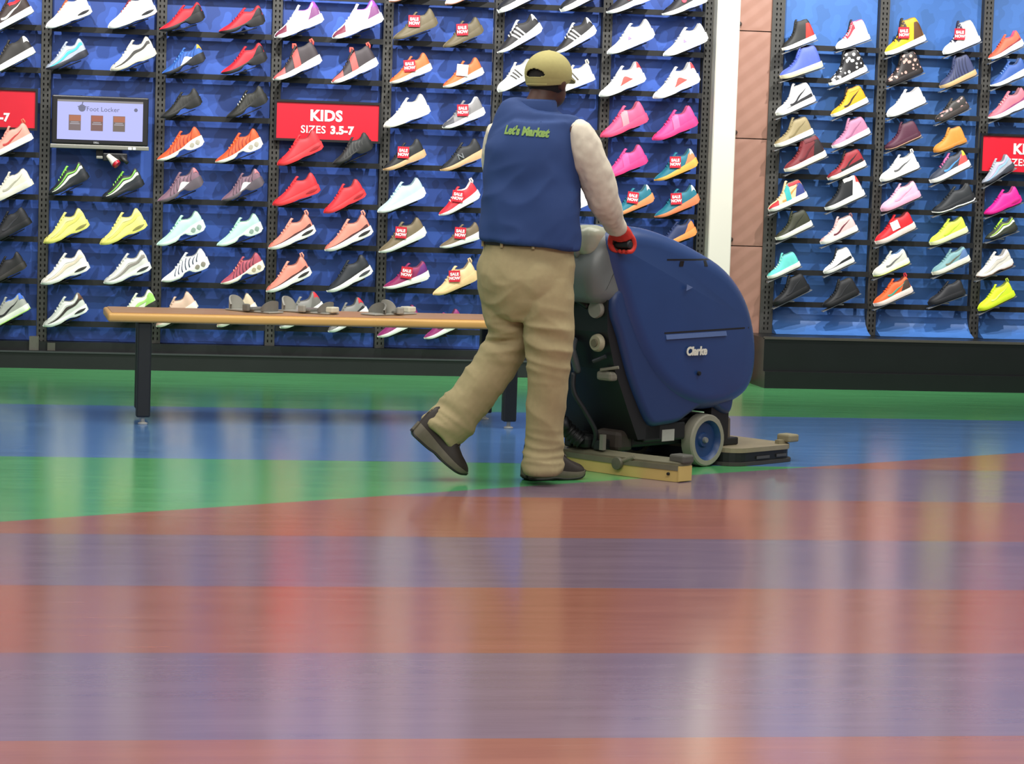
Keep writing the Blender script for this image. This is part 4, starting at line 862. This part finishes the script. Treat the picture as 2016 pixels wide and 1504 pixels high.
# wheels
TYRE = mat('8d8a7a', .7, grain=.15, scale=15); HUB = mat('1c3c6c', .4, grain=.12)
for s_ in (-1, 1):
    yo = s_*.235
    wl = MB().lathe([(.088, yo), (.108, yo), (.114, yo-s_*.006), (.115, yo-s_*.03), (.114, yo-s_*.056), (.105, yo-s_*.062), (.088, yo-s_*.062), (.088, yo)], 'y', (0, 0, .1155), 36, False).build('wheel', TYRE, sb, smooth='auto')
    MB().lathe([(.0001, yo-s_*.022), (.028, yo-s_*.020), (.034, yo-s_*.030), (.075, yo-s_*.026), (.082, yo-s_*.008), (.0885, yo-s_*.002), (.0885, yo-s_*.055), (.0001, yo-s_*.055)], 'y', (0, 0, .1155), 36).build('hub', HUB, wl, smooth='auto')
    MB().lathe([(.0001, yo-s_*.006), (.011, yo-s_*.007), (.014, yo-s_*.014), (.014, yo-s_*.03)], 'y', (0, 0, .1155), 12).build('axle_nut', mat('9b9d98', .35, metal=.6), wl, smooth='auto')
MB().cyl((0, -.19, .1155), (0, .19, .1155), .014).build('axle', SBLK, sb)
MB().bbox(-.42, .17, -.165, .165, .10, .215, .012).bbox(-.40, -.13, -.215, .215, .125, .205, .010).build('chassis', SBLK, sb)
MB().box(-.285, -.205, -.2165, -.2145, .125, .175).build('rating_label', mat('a9a8a0', .5), sb)
# rear housing below the operator hood
def prism(poly, y0, y1): return MB().grid([[(x, y0, z) for x, z in poly], [(x, y1, z) for x, z in poly]], True, True)
prism([(-.665, .74), (-.655, .60), (-.60, .44), (-.50, .25), (-.44, .14), (-.30, .14), (-.30, .76)], -.215, .225).build('rear_housing', SBLK, sb)
hood = [(-.735, .735), (-.765, .80), (-.77, .87), (-.745, .95), (-.70, 1.01), (-.63, 1.035), (-.54, 1.03), (-.50, .95), (-.50, .80), (-.56, .72), (-.66, .715)]
H = shell(hood, .235, .07, lambda x, z: 1.0, 3); H.build('operator_hood', SGRY, sb, smooth=True)
MB().tube(spline([(-.752, -.14, .93), (-.735, -.0, .985), (-.752, .14, .93)], 6), .028, 10, ref=(0, 0, 1)).build('hood_rim', mat('8b918c', .3), sb, smooth=True)
MB().bbox(-.775, -.64, -.205, -.075, .915, 1.045, .045, 4).build('clear_dome', mat('a9ae9a', .18, grain=.15, scale=9), sb, smooth='auto')
# steering handles: a stub with a grip at either rear corner
hbs = []
for s_ in (-1, 1):
    hb = MB().tube([(-.63, s_*.18, .955), (-.66, s_*.225, .966), (-.66, s_*.245, .970)], [.03, .022, .016], 12).build('steering_handle', SBLK, sb, smooth=True)
    MB().tube([(-.66, s_*.240, .970), (-.66, s_*.325, .973), (-.66, s_*.330, .973)], [.0165, .0175, .012], 12).build('grip', SDRK, hb, smooth='auto')
    MB().bbox(-.70, -.61, s_*.2-.03, s_*.2+.03, .915, .955, .012).build('handle_bracket', SBLK, hb)
# rear fittings
MB().tube(spline([(-.675, -.12, .705), (-.70, -.06, .735), (-.69, .02, .70)], 6), .016, 8).build('top_hose_loop', SBLK, sb, smooth=True)
MB().lathe([(.022, -.012), (.035, -.012), (.038, 0), (.035, .012), (.022, .012)], 'x', (-.675, -.165, .695), 18).build('hose_clamp_ring', mat('8d8c80', .4), sb, smooth='auto')
cp = MB().lathe([(.0001, -.022), (.030, -.022), (.036, -.014), (.038, 0.0)], 'x', (-.655, -.165, .555), 22).build('filler_cap', mat('a49f84', .5), sb, smooth='auto')
MB().lathe([(.0001, -.030), (.016, -.030), (.017, -.02)], 'x', (-.655, -.165, .555), 14).build('cap_knob', mat('6b6650', .5), cp, smooth='auto')
MB().bbox(-.69, -.645, -.01, .05, .53, .60, .008).build('control_box', mat('5f6f8a', .4), sb)
MB().tube(spline([(-.66, -.03, .56), (-.685, -.045, .52), (-.67, -.05, .47), (-.645, -.045, .42)], 5), [.017]*15+[.012], 10).build('drain_valve', mat('50565a', .35), sb, smooth=True)
MB().tube([(-.655, -.14, .475), (-.64, -.195, .50)], .009, 8).build('latch', mat('33363c', .4), sb)
MB().bbox(-.625, -.575, -.215, -.13, .395, .435, .012).tube([(-.63, -.16, .44), (-.60, -.235, .455)], .007, 6).build('squeegee_lift_lever', mat('7a786a', .5), sb)
rows = []; hose = spline([(-.66, .10, .70), (-.72, .10, .56), (-.71, .10, .40), (-.67, .09, .26), (-.59, .05, .165), (-.555, .0, .115)], 14)
MB().tube(hose, [.034+.004*math.sin(k*1.9) for k in range(len(hose))], 12).build('vacuum_hose', SBLK, sb, smooth=True)
MB().tube(spline([(-.665, -.04, .42), (-.67, -.05, .34), (-.63, -.08, .26), (-.57, -.09, .17), (-.545, -.06, .10)], 6), .011, 8).build('drain_hose', SDRK, sb, smooth=True)
MB().tube(spline([(-.645, .16, .17), (-.66, .09, .175), (-.62, .02, .20)], 5), .028, 10).build('hose_cuff', SDRK, sb, smooth=True)
# squeegee carriage behind the machine
OLV = mat('6d6a56', .5, grain=.25, scale=18); YEL = mat('cdb26a', .55, grain=.15, scale=10)
def arc(y): return -.545+.26*(y+.11)**2
ysq = [-.53+.86*k/16 for k in range(17)]
sq = MB().grid([[(arc(y)-.030, y, .060), (arc(y)+.045, y, .060), (arc(y)+.045, y, .078), (arc(y)+.02, y, .094), (arc(y)-.030, y, .078)] for y in ysq], True, True).build('squeegee', OLV, sb, smooth='auto')
MB().grid([[(arc(y)-.036, y, .001), (arc(y)-.028, y, .001), (arc(y)-.030, y, .066), (arc(y)-.038, y, .066)] for y in ysq], True, True).build('rear_blade', YEL, sq)
MB().grid([[(arc(y)+.034, y, .003), (arc(y)+.040, y, .003), (arc(y)+.040, y, .062), (arc(y)+.034, y, .062)] for y in ysq], True, True).build('front_blade', YEL, sq)
MB().grid([[(arc(y)-.041, y, .048), (arc(y)-.037, y, .048), (arc(y)-.037, y, .070), (arc(y)-.041, y, .070)] for y in ysq], True, True).build('clamp_strip', OLV, sq)
MB().box(arc(-.53)-.041, arc(-.53)+.042, -.535, -.529, .004, .066).build('end_plate', YEL, sq)
MB().bbox(arc(-.50)-.02, arc(-.50)+.05, -.545, -.465, .078, .112, .008).build('end_roller', mat('57564e', .5), sq)
MB().lathe([(.0001, -.048), (.006, -.048), (.007, -.040)], 'x', (arc(-.47), -.49, .033), 10).build('blade_screw', SBLK, sq)
for yk in (-.24, .10):
    MB().lathe([(.016, -.062), (.026, -.060), (.028, -.048), (.024, -.040), (.016, -.042)], 'x', (arc(yk), yk, .052), 16).build('wing_knob', mat('5c5a4a', .5), sq, smooth='auto')
MB().tube([(arc(-.24)-.045, -.24, .056), (arc(-.3)-.03, -.31, .083)], .009, 8).build('latch_arm', OLV, sq)
MB().bbox(-.56, -.42, -.11, -.07, .09, .135, .006).bbox(-.56, -.42, .06, .10, .09, .15, .006).bbox(-.57, -.50, -.05, .05, .09, .15, .02).build('squeegee_mount', SBLK, sb)
MB().box(-.565, -.545, -.13, -.11, .094, .16).build('hanger_plate', mat('7c7a6e', .45), sb)
MB().bbox(-.50, -.40, -.16, -.02, .085, .175, .02).build('vacuum_motor_cover', mat('3b342e', .55), sb)
# brush deck ahead of the wheels
def rr(x0, x1, y0, y1, r, n=5):
    o = []
    for cx, cy, a0 in ((x1-r, y1-r, 0), (x0+r, y1-r, 90), (x0+r, y0+r, 180), (x1-r, y0+r, 270)):
        for k in range(n+1):
            a = math.radians(a0+90*k/n); o.append((cx+r*math.cos(a), cy+r*math.sin(a)))
    return o
def slab(poly, z0, z1): return MB().grid([[(x, y, z0) for x, y in poly], [(x, y, z1) for x, y in poly]], True, True)
DX = .095
dk = slab(rr(.0+DX, .44+DX, -.30, .30, .085), .014, .058).build('brush_deck', SBLK, sb)
slab(rr(.005+DX, .445+DX, -.305, .305, .085), .058, .078).build('deck_plate', mat('8d8268', .6, grain=.2, scale=14), dk)
slab(rr(-.01+DX, .455+DX, -.31, .31, .09), .001, .016).build('splash_skirt', mat('3a3732', .7), dk)
MB().box(.30+DX, .37+DX, -.306, -.302, .028, .040).box(.16+DX, .25+DX, -.306, -.302, .026, .038).build('skirt_clip', mat('5a5854', .4, metal=.4), dk)
MB().lathe([(.0001, .205), (.045, .205), (.058, .195), (.060, .13), (.060, .078)], 'z', (.10+DX, -.12, 0), 20).build('brush_motor', mat('5c5346', .55, grain=.25, scale=16), dk, smooth='auto')
MB().bbox(.02+DX, .17+DX, -.19, -.05, .0785, .112, .006).build('motor_base', SBLK, dk)
MB().bbox(.395+DX, .465+DX, -.30, -.225, .085, .120, .008).box(.36+DX, .42+DX, -.27, -.245, .0785, .095).build('corner_roller', mat('8a8266', .6), dk)
for s_ in (-1, 1): MB().box(.05, .17, s_*.185-.02, s_*.185+.02, .10, .30).build('deck_bracket', SBLK, sb)
MB().lathe([(.0001, -.212), (.016, -.212), (.018, -.205)], 'y', (.09, 0, .185), 14).build('pivot_bolt', mat('8f8d84', .35, metal=.5), sb)

# ------------------------------------------------------------------ the man
def limb(b, pts, ra, rb, ref, n=18, sub=5, ex=1.0):
    """closed tapering tube through 3-D joints; ra/rb radii along ref and across it"""
    q = spline([tuple(p)+(a, c) for p, a, c in zip(pts, ra, rb)], sub)
    P = [Vector(x[:3]) for x in q]; rows = []; ref = Vector(ref)
    for i, p in enumerate(P):
        t = (P[min(i+1, len(P)-1)]-P[max(i-1, 0)]).normalized(); a = (ref-t*ref.dot(t)).normalized(); c = t.cross(a)
        row = []
        for k in range(n):
            th = 2*math.pi*k/n; ct, st = math.cos(th), math.sin(th)
            row.append(p+a*(q[i][3]*math.copysign(abs(ct)**ex, ct))+c*(q[i][4]*math.copysign(abs(st)**ex, st)))
        rows.append(row)
    b.grid(rows, True, True); return b
def ball(b, c, r, m3=None, n=14):
    rows = []
    for i in range(1, n):
        a = math.pi*i/n; row = []
        for k in range(2*n):
            t = math.pi*k/n; v = Vector((math.sin(a)*math.cos(t)*r[0], math.sin(a)*math.sin(t)*r[1], math.cos(a)*r[2]))
            if m3 is not None: v = m3 @ v
            row.append(Vector(c)+v)
        rows.append(row)
    b.grid(rows, True, True); return b
def fuse(b, name, voxel, smooth_it, m, parent, disp=None, label=None, factor=.5):
    me = b.mesh(name+'_raw'); o = bpy.data.objects.new(name+'_raw', me); COL.objects.link(o)
    r = o.modifiers.new('r', 'REMESH'); r.mode = 'VOXEL'; r.voxel_size = voxel
    if smooth_it:
        s = o.modifiers.new('s', 'SMOOTH'); s.factor = factor; s.iterations = smooth_it
    dg = bpy.context.evaluated_depsgraph_get(); dg.update()
    me2 = bpy.data.meshes.new_from_object(o.evaluated_get(dg)); bpy.data.objects.remove(o)
    me2.name = name
    if disp:
        me2.update(); nrm = [v.normal.copy() for v in me2.vertices]
        for v, n in zip(me2.vertices, nrm):
            v.co = v.co+disp(v.co, n)
    me2.polygons.foreach_set('use_smooth', [True]*len(me2.polygons)); me2.update()
    return link_mesh(name, me2, m, parent, label)
SKIN = mat('4a2d22', .5, grain=.08, scale=30)
man = thing('person', 'man seen from behind in blue vest and khaki cap and trousers pushing a floor scrubber', 'person', (0, 0, 0))
FM_ = Vector((.50, .866, 0)); RM_ = Vector((.866, -.50, 0))          # facing / right of the torso
HF = Vector((math.cos(math.radians(46)), math.sin(math.radians(46)), 0)); HRt = Vector((HF.y, -HF.x, 0))
HC = Vector((1.8336, 10.13, 1.6309))                                  # head centre
HM = Matrix((HRt, HF, Vector((0, 0, 1)))).transposed()
# joints
J = dict(waist=(1.763, 10.06, 0.9732), seat=(1.7553, 10.06, 0.8362), crotch=(1.7568, 10.06, 0.6724),
  rhip=(1.8363, 10.0, 0.8208), rthigh=(1.8457, 9.99, 0.6791), rknee=(1.8511, 9.99, 0.5261), rshin=(1.8495, 10.01, 0.3192), rank=(1.8489, 10.03, 0.1419), rhem=(1.852, 10.03, 0.0531),
  lhip=(1.6783, 10.12, 0.8312), lthigh=(1.6911, 10.12, 0.6979), lknee=(1.7054, 10.13, 0.5697), lshin=(1.6044, 10.14, 0.3911), lank=(1.4959, 10.15, 0.2453), lhem=(1.4333, 10.15, 0.1842),
  rsh=(1.9173, 10.02, 1.4415), rsh2=(1.9498, 10.0, 1.4061), rarm=(1.9837, 10.0, 1.3264), rel=(2.0373, 10.03, 1.2183), relb=(2.0711, 10.07, 1.1453), rfore=(2.1288, 10.16, 1.0583), rwr=(2.1819, 10.29, 0.9932),
  lsh=(1.6642, 10.18, 1.4237), larm=(1.658, 10.26, 1.3107), lel=(1.7066, 10.36, 1.1658), lwr=(1.8425, 10.52, 0.9928),
  chest=(1.7804, 10.1, 1.2745), upper=(1.7845, 10.12, 1.4376), neck=(1.8003, 10.11, 1.5296), neck2=(1.8226, 10.12, 1.5977))
J = {k: Vector(v) for k, v in J.items()}
grip_r = SO+Matrix.Rotation(SA, 3, 'Z') @ Vector((-.66, -.288, .972))
grip_l = SO+Matrix.Rotation(SA, 3, 'Z') @ Vector((-.66, .288, .972))
J['rwr'] = grip_r+Vector((-.040, -.05, .062)); J['lwr'] = grip_l+Vector((-.055, -.05, .06))
J['rfore'] = J['relb'].lerp(J['rwr'], .55)
# one continuous body under the clothes
b = MB()
limb(b, [J['crotch'], J['seat'], J['waist'], J['chest'], J['upper'], J['neck'], J['neck2']], [.12, .165, .15, .165, .15, .062, .058], [.09, .105, .10, .11, .085, .060, .060], RM_)
for s_, names in (('r', ('rsh', 'rarm', 'relb', 'rwr')), ('l', ('lsh', 'larm', 'lel', 'lwr'))):
    limb(b, [J[n] for n in names], [.055, .050, .042, .028], [.055, .050, .042, .034], (0, 0, 1), 12)
    limb(b, [J[s_+'hip'], J[s_+'thigh'], J[s_+'knee'], J[s_+'shin'], J[s_+'ank']], [.085, .078, .056, .052, .036], [.085, .08, .058, .055, .038], RM_, 12)
rf0 = Vector((1.7949, 10.1473, 0.0))+Vector((0, .01, .001)); tl = Vector((1.5331, 10.1228, 0.0))+Vector((0, 0, .006)); hl = Vector((1.3271, 10.13, 0.1786)); fl = (tl-hl).normalized(); fu = (Vector((.62, 0, .78))-fl*fl.dot(Vector((.62, 0, .78)))).normalized(); lf0 = tl-fl*.285
fr = Vector((.942, .335, 0)); limb(b, [J['rank'], rf0+fr*.07+Vector((0, 0, .075)), rf0+fr*.14+Vector((0, 0, .055)), rf0+fr*.22+Vector((0, 0, .045))], [.034, .030, .030, .018], [.032, .026, .022, .012], (0, 1, 0), 10)
limb(b, [J['lank'], lf0+fl*.07+fu*.075, lf0+fl*.14+fu*.055, lf0+fl*.22+fu*.045], [.034, .030, .030, .018], [.032, .026, .022, .012], (0, 1, 0), 10)
ball(b, HC+Vector((0, 0, .012)), (.074, .093, .098), HM); ball(b, HC+HF*.028-Vector((0, 0, .055)), (.056, .066, .062), HM)
ball(b, HC+HF*.098-Vector((0, 0, .02)), (.016, .020, .024), HM, 8); ball(b, HC+HF*.088-Vector((0, 0, .062)), (.026, .012, .012), HM, 8)
for s_ in (-1, 1):
    ball(b, HC+HRt*(s_*.078)-HF*.008-Vector((0, 0, .018)), (.010, .020, .033), HM, 8)
    ball(b, HC+HRt*(s_*.03)+HF*.082+Vector((0, 0, .004)), (.020, .012, .007), HM, 8)
# hands, closed round the grips
def hand(b, wr, gr, s_):
    ax = Matrix.Rotation(SA, 3, 'Z') @ Vector((0, 1, 0)); up = Vector((0, 0, 1)); fw = Matrix.Rotation(SA, 3, 'Z') @ Vector((1, 0, 0))
    kn = gr+up*.030-fw*.006
    limb(b, [wr, wr.lerp(kn, .5)+up*.006, kn], [.026, .030, .030], [.032, .040, .044], up, 12)
    for k, (o, ln) in enumerate(((-.033, .9), (-.011, 1.0), (.011, .97), (.032, .82))):
        c = gr+ax*o
        limb(b, [kn+ax*o-fw*.01, c+up*.030*ln+fw*.014, c+fw*.031*ln-up*.002, c+fw*.014-up*.028*ln, c-fw*.012-up*.026], [.0115, .011, .0105, .0095, .008], [.0115, .011, .0105, .0095, .008], ax, 8, 3)
    o = ax*(.040 if s_ == 'r' else -.040)
    limb(b, [wr.lerp(kn, .35)+o*.6, gr+o*1.1+up*.012-fw*.024, gr+o*1.0-up*.016-fw*.020, gr+o*.8-up*.027+fw*.0], [.014, .013, .011, .009], [.014, .013, .011, .009], up, 8, 3)
hand(b, J['rwr'], grip_r, 'r'); hand(b, J['lwr'], grip_l, 'l')
fuse(b, 'body', .008, 2, SKIN, man)
hair = MB(); ball(hair, HC+Vector((0, 0, .008))-HF*.006, (.0775, .092, .090), HM)
hr = []
fuse(hair, 'hair', .01, 1, mat('15110f', .8, grain=.3, scale=200), man)
for s_ in (-1, 1):
    e = MB(); ball(e, HC+HRt*(s_*.030)+HF*.0865-Vector((0, 0, .010)), (.0115, .0085, .007), HM, 8); e.build('eye', mat('e6e0d8', .3), man, smooth=True)
# gloves
GLV = mat('d0352a', .7, grain=.15, scale=60); 
for s_, g in (('r', grip_r), ('l', grip_l)):
    gb = MB(); wr = J[s_+'wr']
    for row in (0,):
        ax = Matrix.Rotation(SA, 3, 'Z') @ Vector((0, 1, 0)); up = Vector((0, 0, 1)); fw = Matrix.Rotation(SA, 3, 'Z') @ Vector((1, 0, 0)); kn = g+up*.033-fw*.006
        limb(gb, [wr-(kn-wr)*.25, wr.lerp(kn, .5)+up*.007, kn], [.033, .034, .034], [.038, .046, .049], up, 12)
        for o, ln in ((-.034, .9), (-.0115, 1.0), (.0115, .97), (.034, .82)):
            c = g+ax*o
            limb(gb, [kn+ax*o-fw*.01, c+up*.033*ln+fw*.015, c+fw*.034*ln-up*.002, c+fw*.015-up*.031*ln, c-fw*.012-up*.029], [.0128, .0125, .012, .0108, .009], [.0128, .0125, .012, .0108, .009], ax, 8, 3)
        o = ax*(.042 if s_ == 'r' else -.042)
        limb(gb, [wr.lerp(kn, .35)+o*.6, g+o*1.1+up*.012-fw*.026, g+o*1.0-up*.017-fw*.022, g+o*.8-up*.029], [.0155, .0145, .0125, .0105], [.0155, .0145, .0125, .0105], up, 8, 3)
    gl = fuse(gb, 'glove', .0045, 1, GLV, man)
# shirt: long sleeves and collar
SHIRT = mat('d6cdba', .85, grain=.10, scale=50, bump=.1)
def fold(amp, sx, sz):
    def f(p, n):
        return n*(amp*(noise.noise(Vector((p.x*sx, p.y*sx, p.z*sz)))+.5*noise.noise(Vector((p.x*sx*2.3+7, p.y*sx*2.3, p.z*sz*2.1)))))
    return f
b = MB()
limb(b, [J['rsh'], J['rsh2'], J['rarm'], J['rel'], J['relb'], J['rfore'], J['rwr']+(J['rwr']-J['rfore'])*.05], [.045, .062, .070, .070, .066, .052, .040], [.045, .062, .070, .070, .066, .052, .042], (0, 0, 1), 16)
limb(b, [J['lsh'], J['larm'], J['lel'], J['lwr']], [.062, .068, .066, .042], [.062, .068, .066, .042], (0, 0, 1), 16)
limb(b, [J['chest'], J['upper'], J['neck']+Vector((0, 0, .004))], [.15, .11, .064], [.10, .08, .066], RM_)
fuse(b, 'shirt', .009, 3, SHIRT, man, fold(.006, 22, 14))
# trousers
KHAKI = mat('a2946e', .85, grain=.10, scale=45, bump=.08)
b = MB()
limb(b, [J['waist']+Vector((0, 0, .012)), J['waist']-Vector((0, 0, .06)), J['seat'], J['crotch']+Vector((0, 0, .06)), J['crotch']], [.182, .192, .200, .178, .13], [.120, .132, .145, .125, .09], RM_, 26)
limb(b, [J['rhip'], J['rthigh'], J['rknee'], J['rshin'], J['rank'], J['rhem']], [.098, .098, .086, .078, .070, .074], [.105, .100, .086, .080, .078, .086], RM_, 20)
limb(b, [J['lhip'], J['lthigh'], J['lknee'], J['lshin'], J['lank'], J['lhem']], [.096, .092, .088, .084, .086, .088], [.105, .098, .088, .082, .082, .082], RM_, 20)
bk = -FM_
ball(b, J['rhip']+bk*.055+Vector((0, 0, .01))-RM_*.01, (.085, .07, .10)); ball(b, J['lhip']+bk*.055+Vector((0, 0, .01))+RM_*.01, (.085, .07, .10))
def rdg(x, y, z):
    return 1-2*abs(noise.noise(Vector((x, y, z))))
def tfold(p, n):
    d = .004*noise.noise(Vector((p.x*9, p.y*9, p.z*6)))
    d += .0055*rdg(p.x*7+p.z*5, p.y*7, p.z*9)
    lf = max(0.0, 1-(p-J['rhem']).length/.22)
    d += .018*lf*rdg(p.x*5+p.z*6, p.y*5, p.z*24+3)
    ll = max(0.0, 1-(p-J['lhem']).length/.24); ax = (J['lank']-J['lknee']).normalized(); s = p.dot(ax)
    d += .019*ll*rdg(s*21, p.y*5, p.x*5+2.0)
    sh = max(0.0, 1-(p-J['lshin']).length/.22); d += .010*sh*rdg(s*6+p.z*9, p.y*6, (p.x+p.z)*12)
    lk = max(0.0, 1-(p-J['lknee']-bk*.06).length/.13)
    d += -.022*lk*math.exp(-((p.z-J['lknee'].z-.01-(p.x-J['lknee'].x)*.12)/.012)**2)+.014*lk*rdg(p.x*4, p.y*4, p.z*24)
    rk = max(0.0, 1-(p-J['rknee']-bk*.06-Vector((0, 0, .05))).length/.18)
    d += .018*rk*rdg(p.x*6+p.z*9, p.y*5, p.z*15)
    se = max(0.0, 1-(p-J['crotch']-bk*.10-Vector((0, 0, .03))).length/.20)
    d += .017*se*rdg(p.x*8-p.z*7, p.y*7, p.z*12+5)
    return n*d
tr = fuse(b, 'trousers', .007, 3, KHAKI, man, tfold)
# belt, belt loops, pocket welts
def ring(c, ra, rb, z0, z1, name, m, parent):
    rows = []
    for k in range(36):
        a = 2*math.pi*k/36; d = RM_*(math.cos(a)*ra)+FM_*(math.sin(a)*rb); o = d.normalized()*.004
        rows.append([c+d+Vector((0, 0, z0)), c+d+o+Vector((0, 0, z0)), c+d+o+Vector((0, 0, z1)), c+d+Vector((0, 0, z1))])
    return MB().grid([[r[j] for r in rows] for j in (0, 1, 2, 3, 0)], True).build(name, m, parent)
ring(J['waist'], .190, .128, -.012, .024, 'belt', mat('1b1714', .5), man)
for a in (-150, -110, -70, -30):
    a = math.radians(a); c = J['waist']+RM_*(math.cos(a)*.194)+FM_*(math.sin(a)*.132)
    MB().tube([c+Vector((0, 0, -.02)), c+Vector((0, 0, .03))], .007, 6).build('belt_loop', KHAKI, tr)
# vest
VEST = mat('203c72', .8, grain=.10, scale=9, bump=.05)
def vc(px): return px
hem = Vector((1.7697, 10.06, 0.9611)); v1 = Vector((1.769, 10.07, 1.0913)); v2 = Vector((1.7714, 10.09, 1.2438)); v3 = Vector((1.7734, 10.1, 1.3558)); v4 = Vector((1.7826, 10.12, 1.4335)); v5 = Vector((1.7853, 10.12, 1.4764)); v6 = Vector((1.7904, 10.12, 1.5071)); v7 = Vector((1.7951, 10.115, 1.5275))
b = MB()
limb(b, [hem, v1, v2, v3, v4, v5, v6, v7], [.207, .205, .198, .194, .200, .188, .150, .094], [.152, .148, .150, .150, .135, .114, .095, .082], RM_, 36, 6, .88)
def vfold(p, n):
    lo = min(1.0, max(0.0, (1.42-p.z)/.25)); d = .008*noise.noise(Vector((p.x*8+p.z*5, p.y*8, p.z*7)))+.007*lo*(1-2*abs(noise.noise(Vector((p.x*6-p.z*5+3, p.y*6, p.z*9)))))-.003
    h = max(0.0, 1-(p.z-hem.z)/.10); d += .008*h*noise.noise(Vector((p.x*13, p.y*13, 1)))
    return n*d
ve = fuse(b, 'vest', .009, 3, VEST, man, vfold)
# skew the hem: it hangs lower on his right
for v in ve.data.vertices:
    t = max(0.0, 1-(v.co.z-hem.z)/.12)
    if t > 0: v.co.z += -t*.12*((v.co-hem).dot(RM_))
for v in ve.data.vertices:
    q = (v.co-v4).dot(RM_); t = min(1, max(0, (v.co.z-1.34)/.10))*(1-min(1, max(0, (v.co.z-1.505)/.03)))
    v.co.z += t*(.52*min(0.0, q+.045)+.13*max(0.0, q-.04))
rows = []
for k in range(30):
    a = 2*math.pi*k/30; d = RM_*(math.cos(a)*.068)+FM_*(math.sin(a)*.070)
    rows.append([v7+d*1.15+Vector((0, 0, -.03)), v7+d*1.08+Vector((0, 0, .012)), v7+d*1.0+Vector((0, 0, .020)), v7+d*.92+Vector((0, 0, .010)), v7+d*.92+Vector((0, 0, -.03))])
MB().grid([[r[j] for r in rows] for j in range(5)], True).build('vest_collar', VEST, ve, smooth=True)
# embroidered lettering on the vest's back, laid on its surface
dg = bpy.context.evaluated_depsgraph_get(); dg.update()
tm = text_mesh("Let's Market", .046, .0026, .0006, 1.0, .12).copy()
tc = Vector((1.7178, 9.97, 1.416)); tx = Vector((RM_.x, RM_.y, -.050)).normalized()
for v in tm.vertices:
    p = tc+tx*(v.co.x*.80)+Vector((0, 0, v.co.y*1.0))
    hit, loc, nn, idx = ve.ray_cast(p-FM_*.3, FM_)
    v.co = (loc-FM_*.0025+FM_*(-v.co.z)) if hit else p
link_mesh('vest_lettering', tm, mat('7f9e52', .8), ve)
# cap with back opening and strap, peak to the front
CAPM = mat('a39a62', .85, grain=.08, scale=70, bump=.05)
cc = HC+Vector((0, 0, .018)); rows = []; NA = 160
def capr(a, e):
    bulge = 1.0+.03*math.sin(e*2)
    return cc+HRt*(math.cos(a)*math.cos(e)*.0885*bulge)+HF*(math.sin(a)*math.cos(e)*.1030*bulge)+Vector((0, 0, math.sin(e)*.094))
b = MB(); back_a = -math.pi/2
es = [-.40+(.40+math.pi/2-.02)*k/60 for k in range(61)]
vid = []
for e in es: vid.append([capr(2*math.pi*k/NA, e-.0*1) for k in range(NA)])
# front of the rim sits higher than the nape
for i, e in enumerate(es):
    if i < 6:
        for k in range(NA):
            a = 2*math.pi*k/NA; vid[i][k] = vid[i][k]+Vector((0, 0, .012*(1-i/14)*math.sin(a)))
n0 = len(b.v); b.v += [tuple(p) for r in vid for p in r]
for i in range(len(es)-1):
    for k in range(NA):
        a = 2*math.pi*(k+.5)/NA; da = (a-back_a+math.pi) % (2*math.pi)-math.pi
        if ((i-9.5)/(8.6 if i > 9 else 2.2))**2+(da/.50)**2 < 1: continue      # half-moon gap above the strap
        b.f.append((n0+i*NA+k, n0+i*NA+(k+1) % NA, n0+(i+1)*NA+(k+1) % NA, n0+(i+1)*NA+k))
b.f.append(tuple(n0+(len(es)-1)*NA+k for k in range(NA)))
cp = b.build('cap', CAPM, man, smooth=True)
sol_ = cp.modifiers.new('thickness', 'SOLIDIFY'); sol_.thickness = .003; sol_.offset = 1
MB().lathe([(.0001, .099), (.006, .098), (.008, .094), (.008, .090)], 'z', (cc.x, cc.y, cc.z), 12).build('button', CAPM, cp, smooth=True)
rows = []
for k in range(17):
    a = math.pi/2+(k/16-.5)*1.9; p = capr(a, -.10)+Vector((0, 0, .0)); t = math.cos((k/16-.5)*math.pi)
    q = p+HF*(.072*t)-Vector((0, 0, .016*t)); rows.append([p, p.lerp(q, .5)+Vector((0, 0, .006*t)), q, q-Vector((0, 0, .004)), p.lerp(q, .5)+Vector((0, 0, .002*t)), p-Vector((0, 0, .004))])
MB().grid(rows, True, True).build('peak', CAPM, cp, smooth='auto')
st = [capr(back_a+d, -.33)+(capr(back_a+d, -.33)-cc)*.04 for d in np.linspace(-.62, .62, 15)]
MB().grid([[p+Vector((0, 0, .012)), p-Vector((0, 0, .012))] for p in st]).build('back_strap', CAPM, cp, smooth=True)
# shoes on his feet (parts of the figure)
def man_shoe(origin, xdir, up):
    x = xdir.normalized(); z = (up-x*up.dot(x)).normalized(); y = z.cross(x)
    m = Matrix((x, y, z)).transposed().to_4x4(); m.translation = origin
    A = dict(u='2a211b', s='5f5849', li='191512', la='2f2821', t='2a231d', os='1d1a17', mg='352d26', hs='.95')
    r = bpy.data.objects.new('walking_shoe', None); COL.objects.link(r); r.empty_display_size = .05; r.parent = man; r.matrix_world = m @ Matrix.Diagonal((.285, .30, .35, 1))
    for nm, kd in (('upper', 'u'), ('sole', 's'), ('lining', 'li'), ('tongue', 't'), ('laces', 'la'), ('mudguard', 'mg'), ('outsole', 'os')):
        link_mesh(nm, shoe_mesh(nm, 'run', 1.02, None), mat(A[kd], .55, grain=.15, scale=12), r)
man_shoe(Vector((1.7949, 10.1473, 0.0))+Vector((0, .01, .001)), Vector((.93, .33, 0)), Vector((0, 0, 1)))
tl = Vector((1.5331, 10.1228, 0.0))+Vector((0, 0, .006)); hl = Vector((1.3271, 10.13, 0.1786))
man_shoe(tl+(hl-tl).normalized()*.285, tl-hl+Vector((0, 0, -.0)), Vector((.62, 0, .78)))
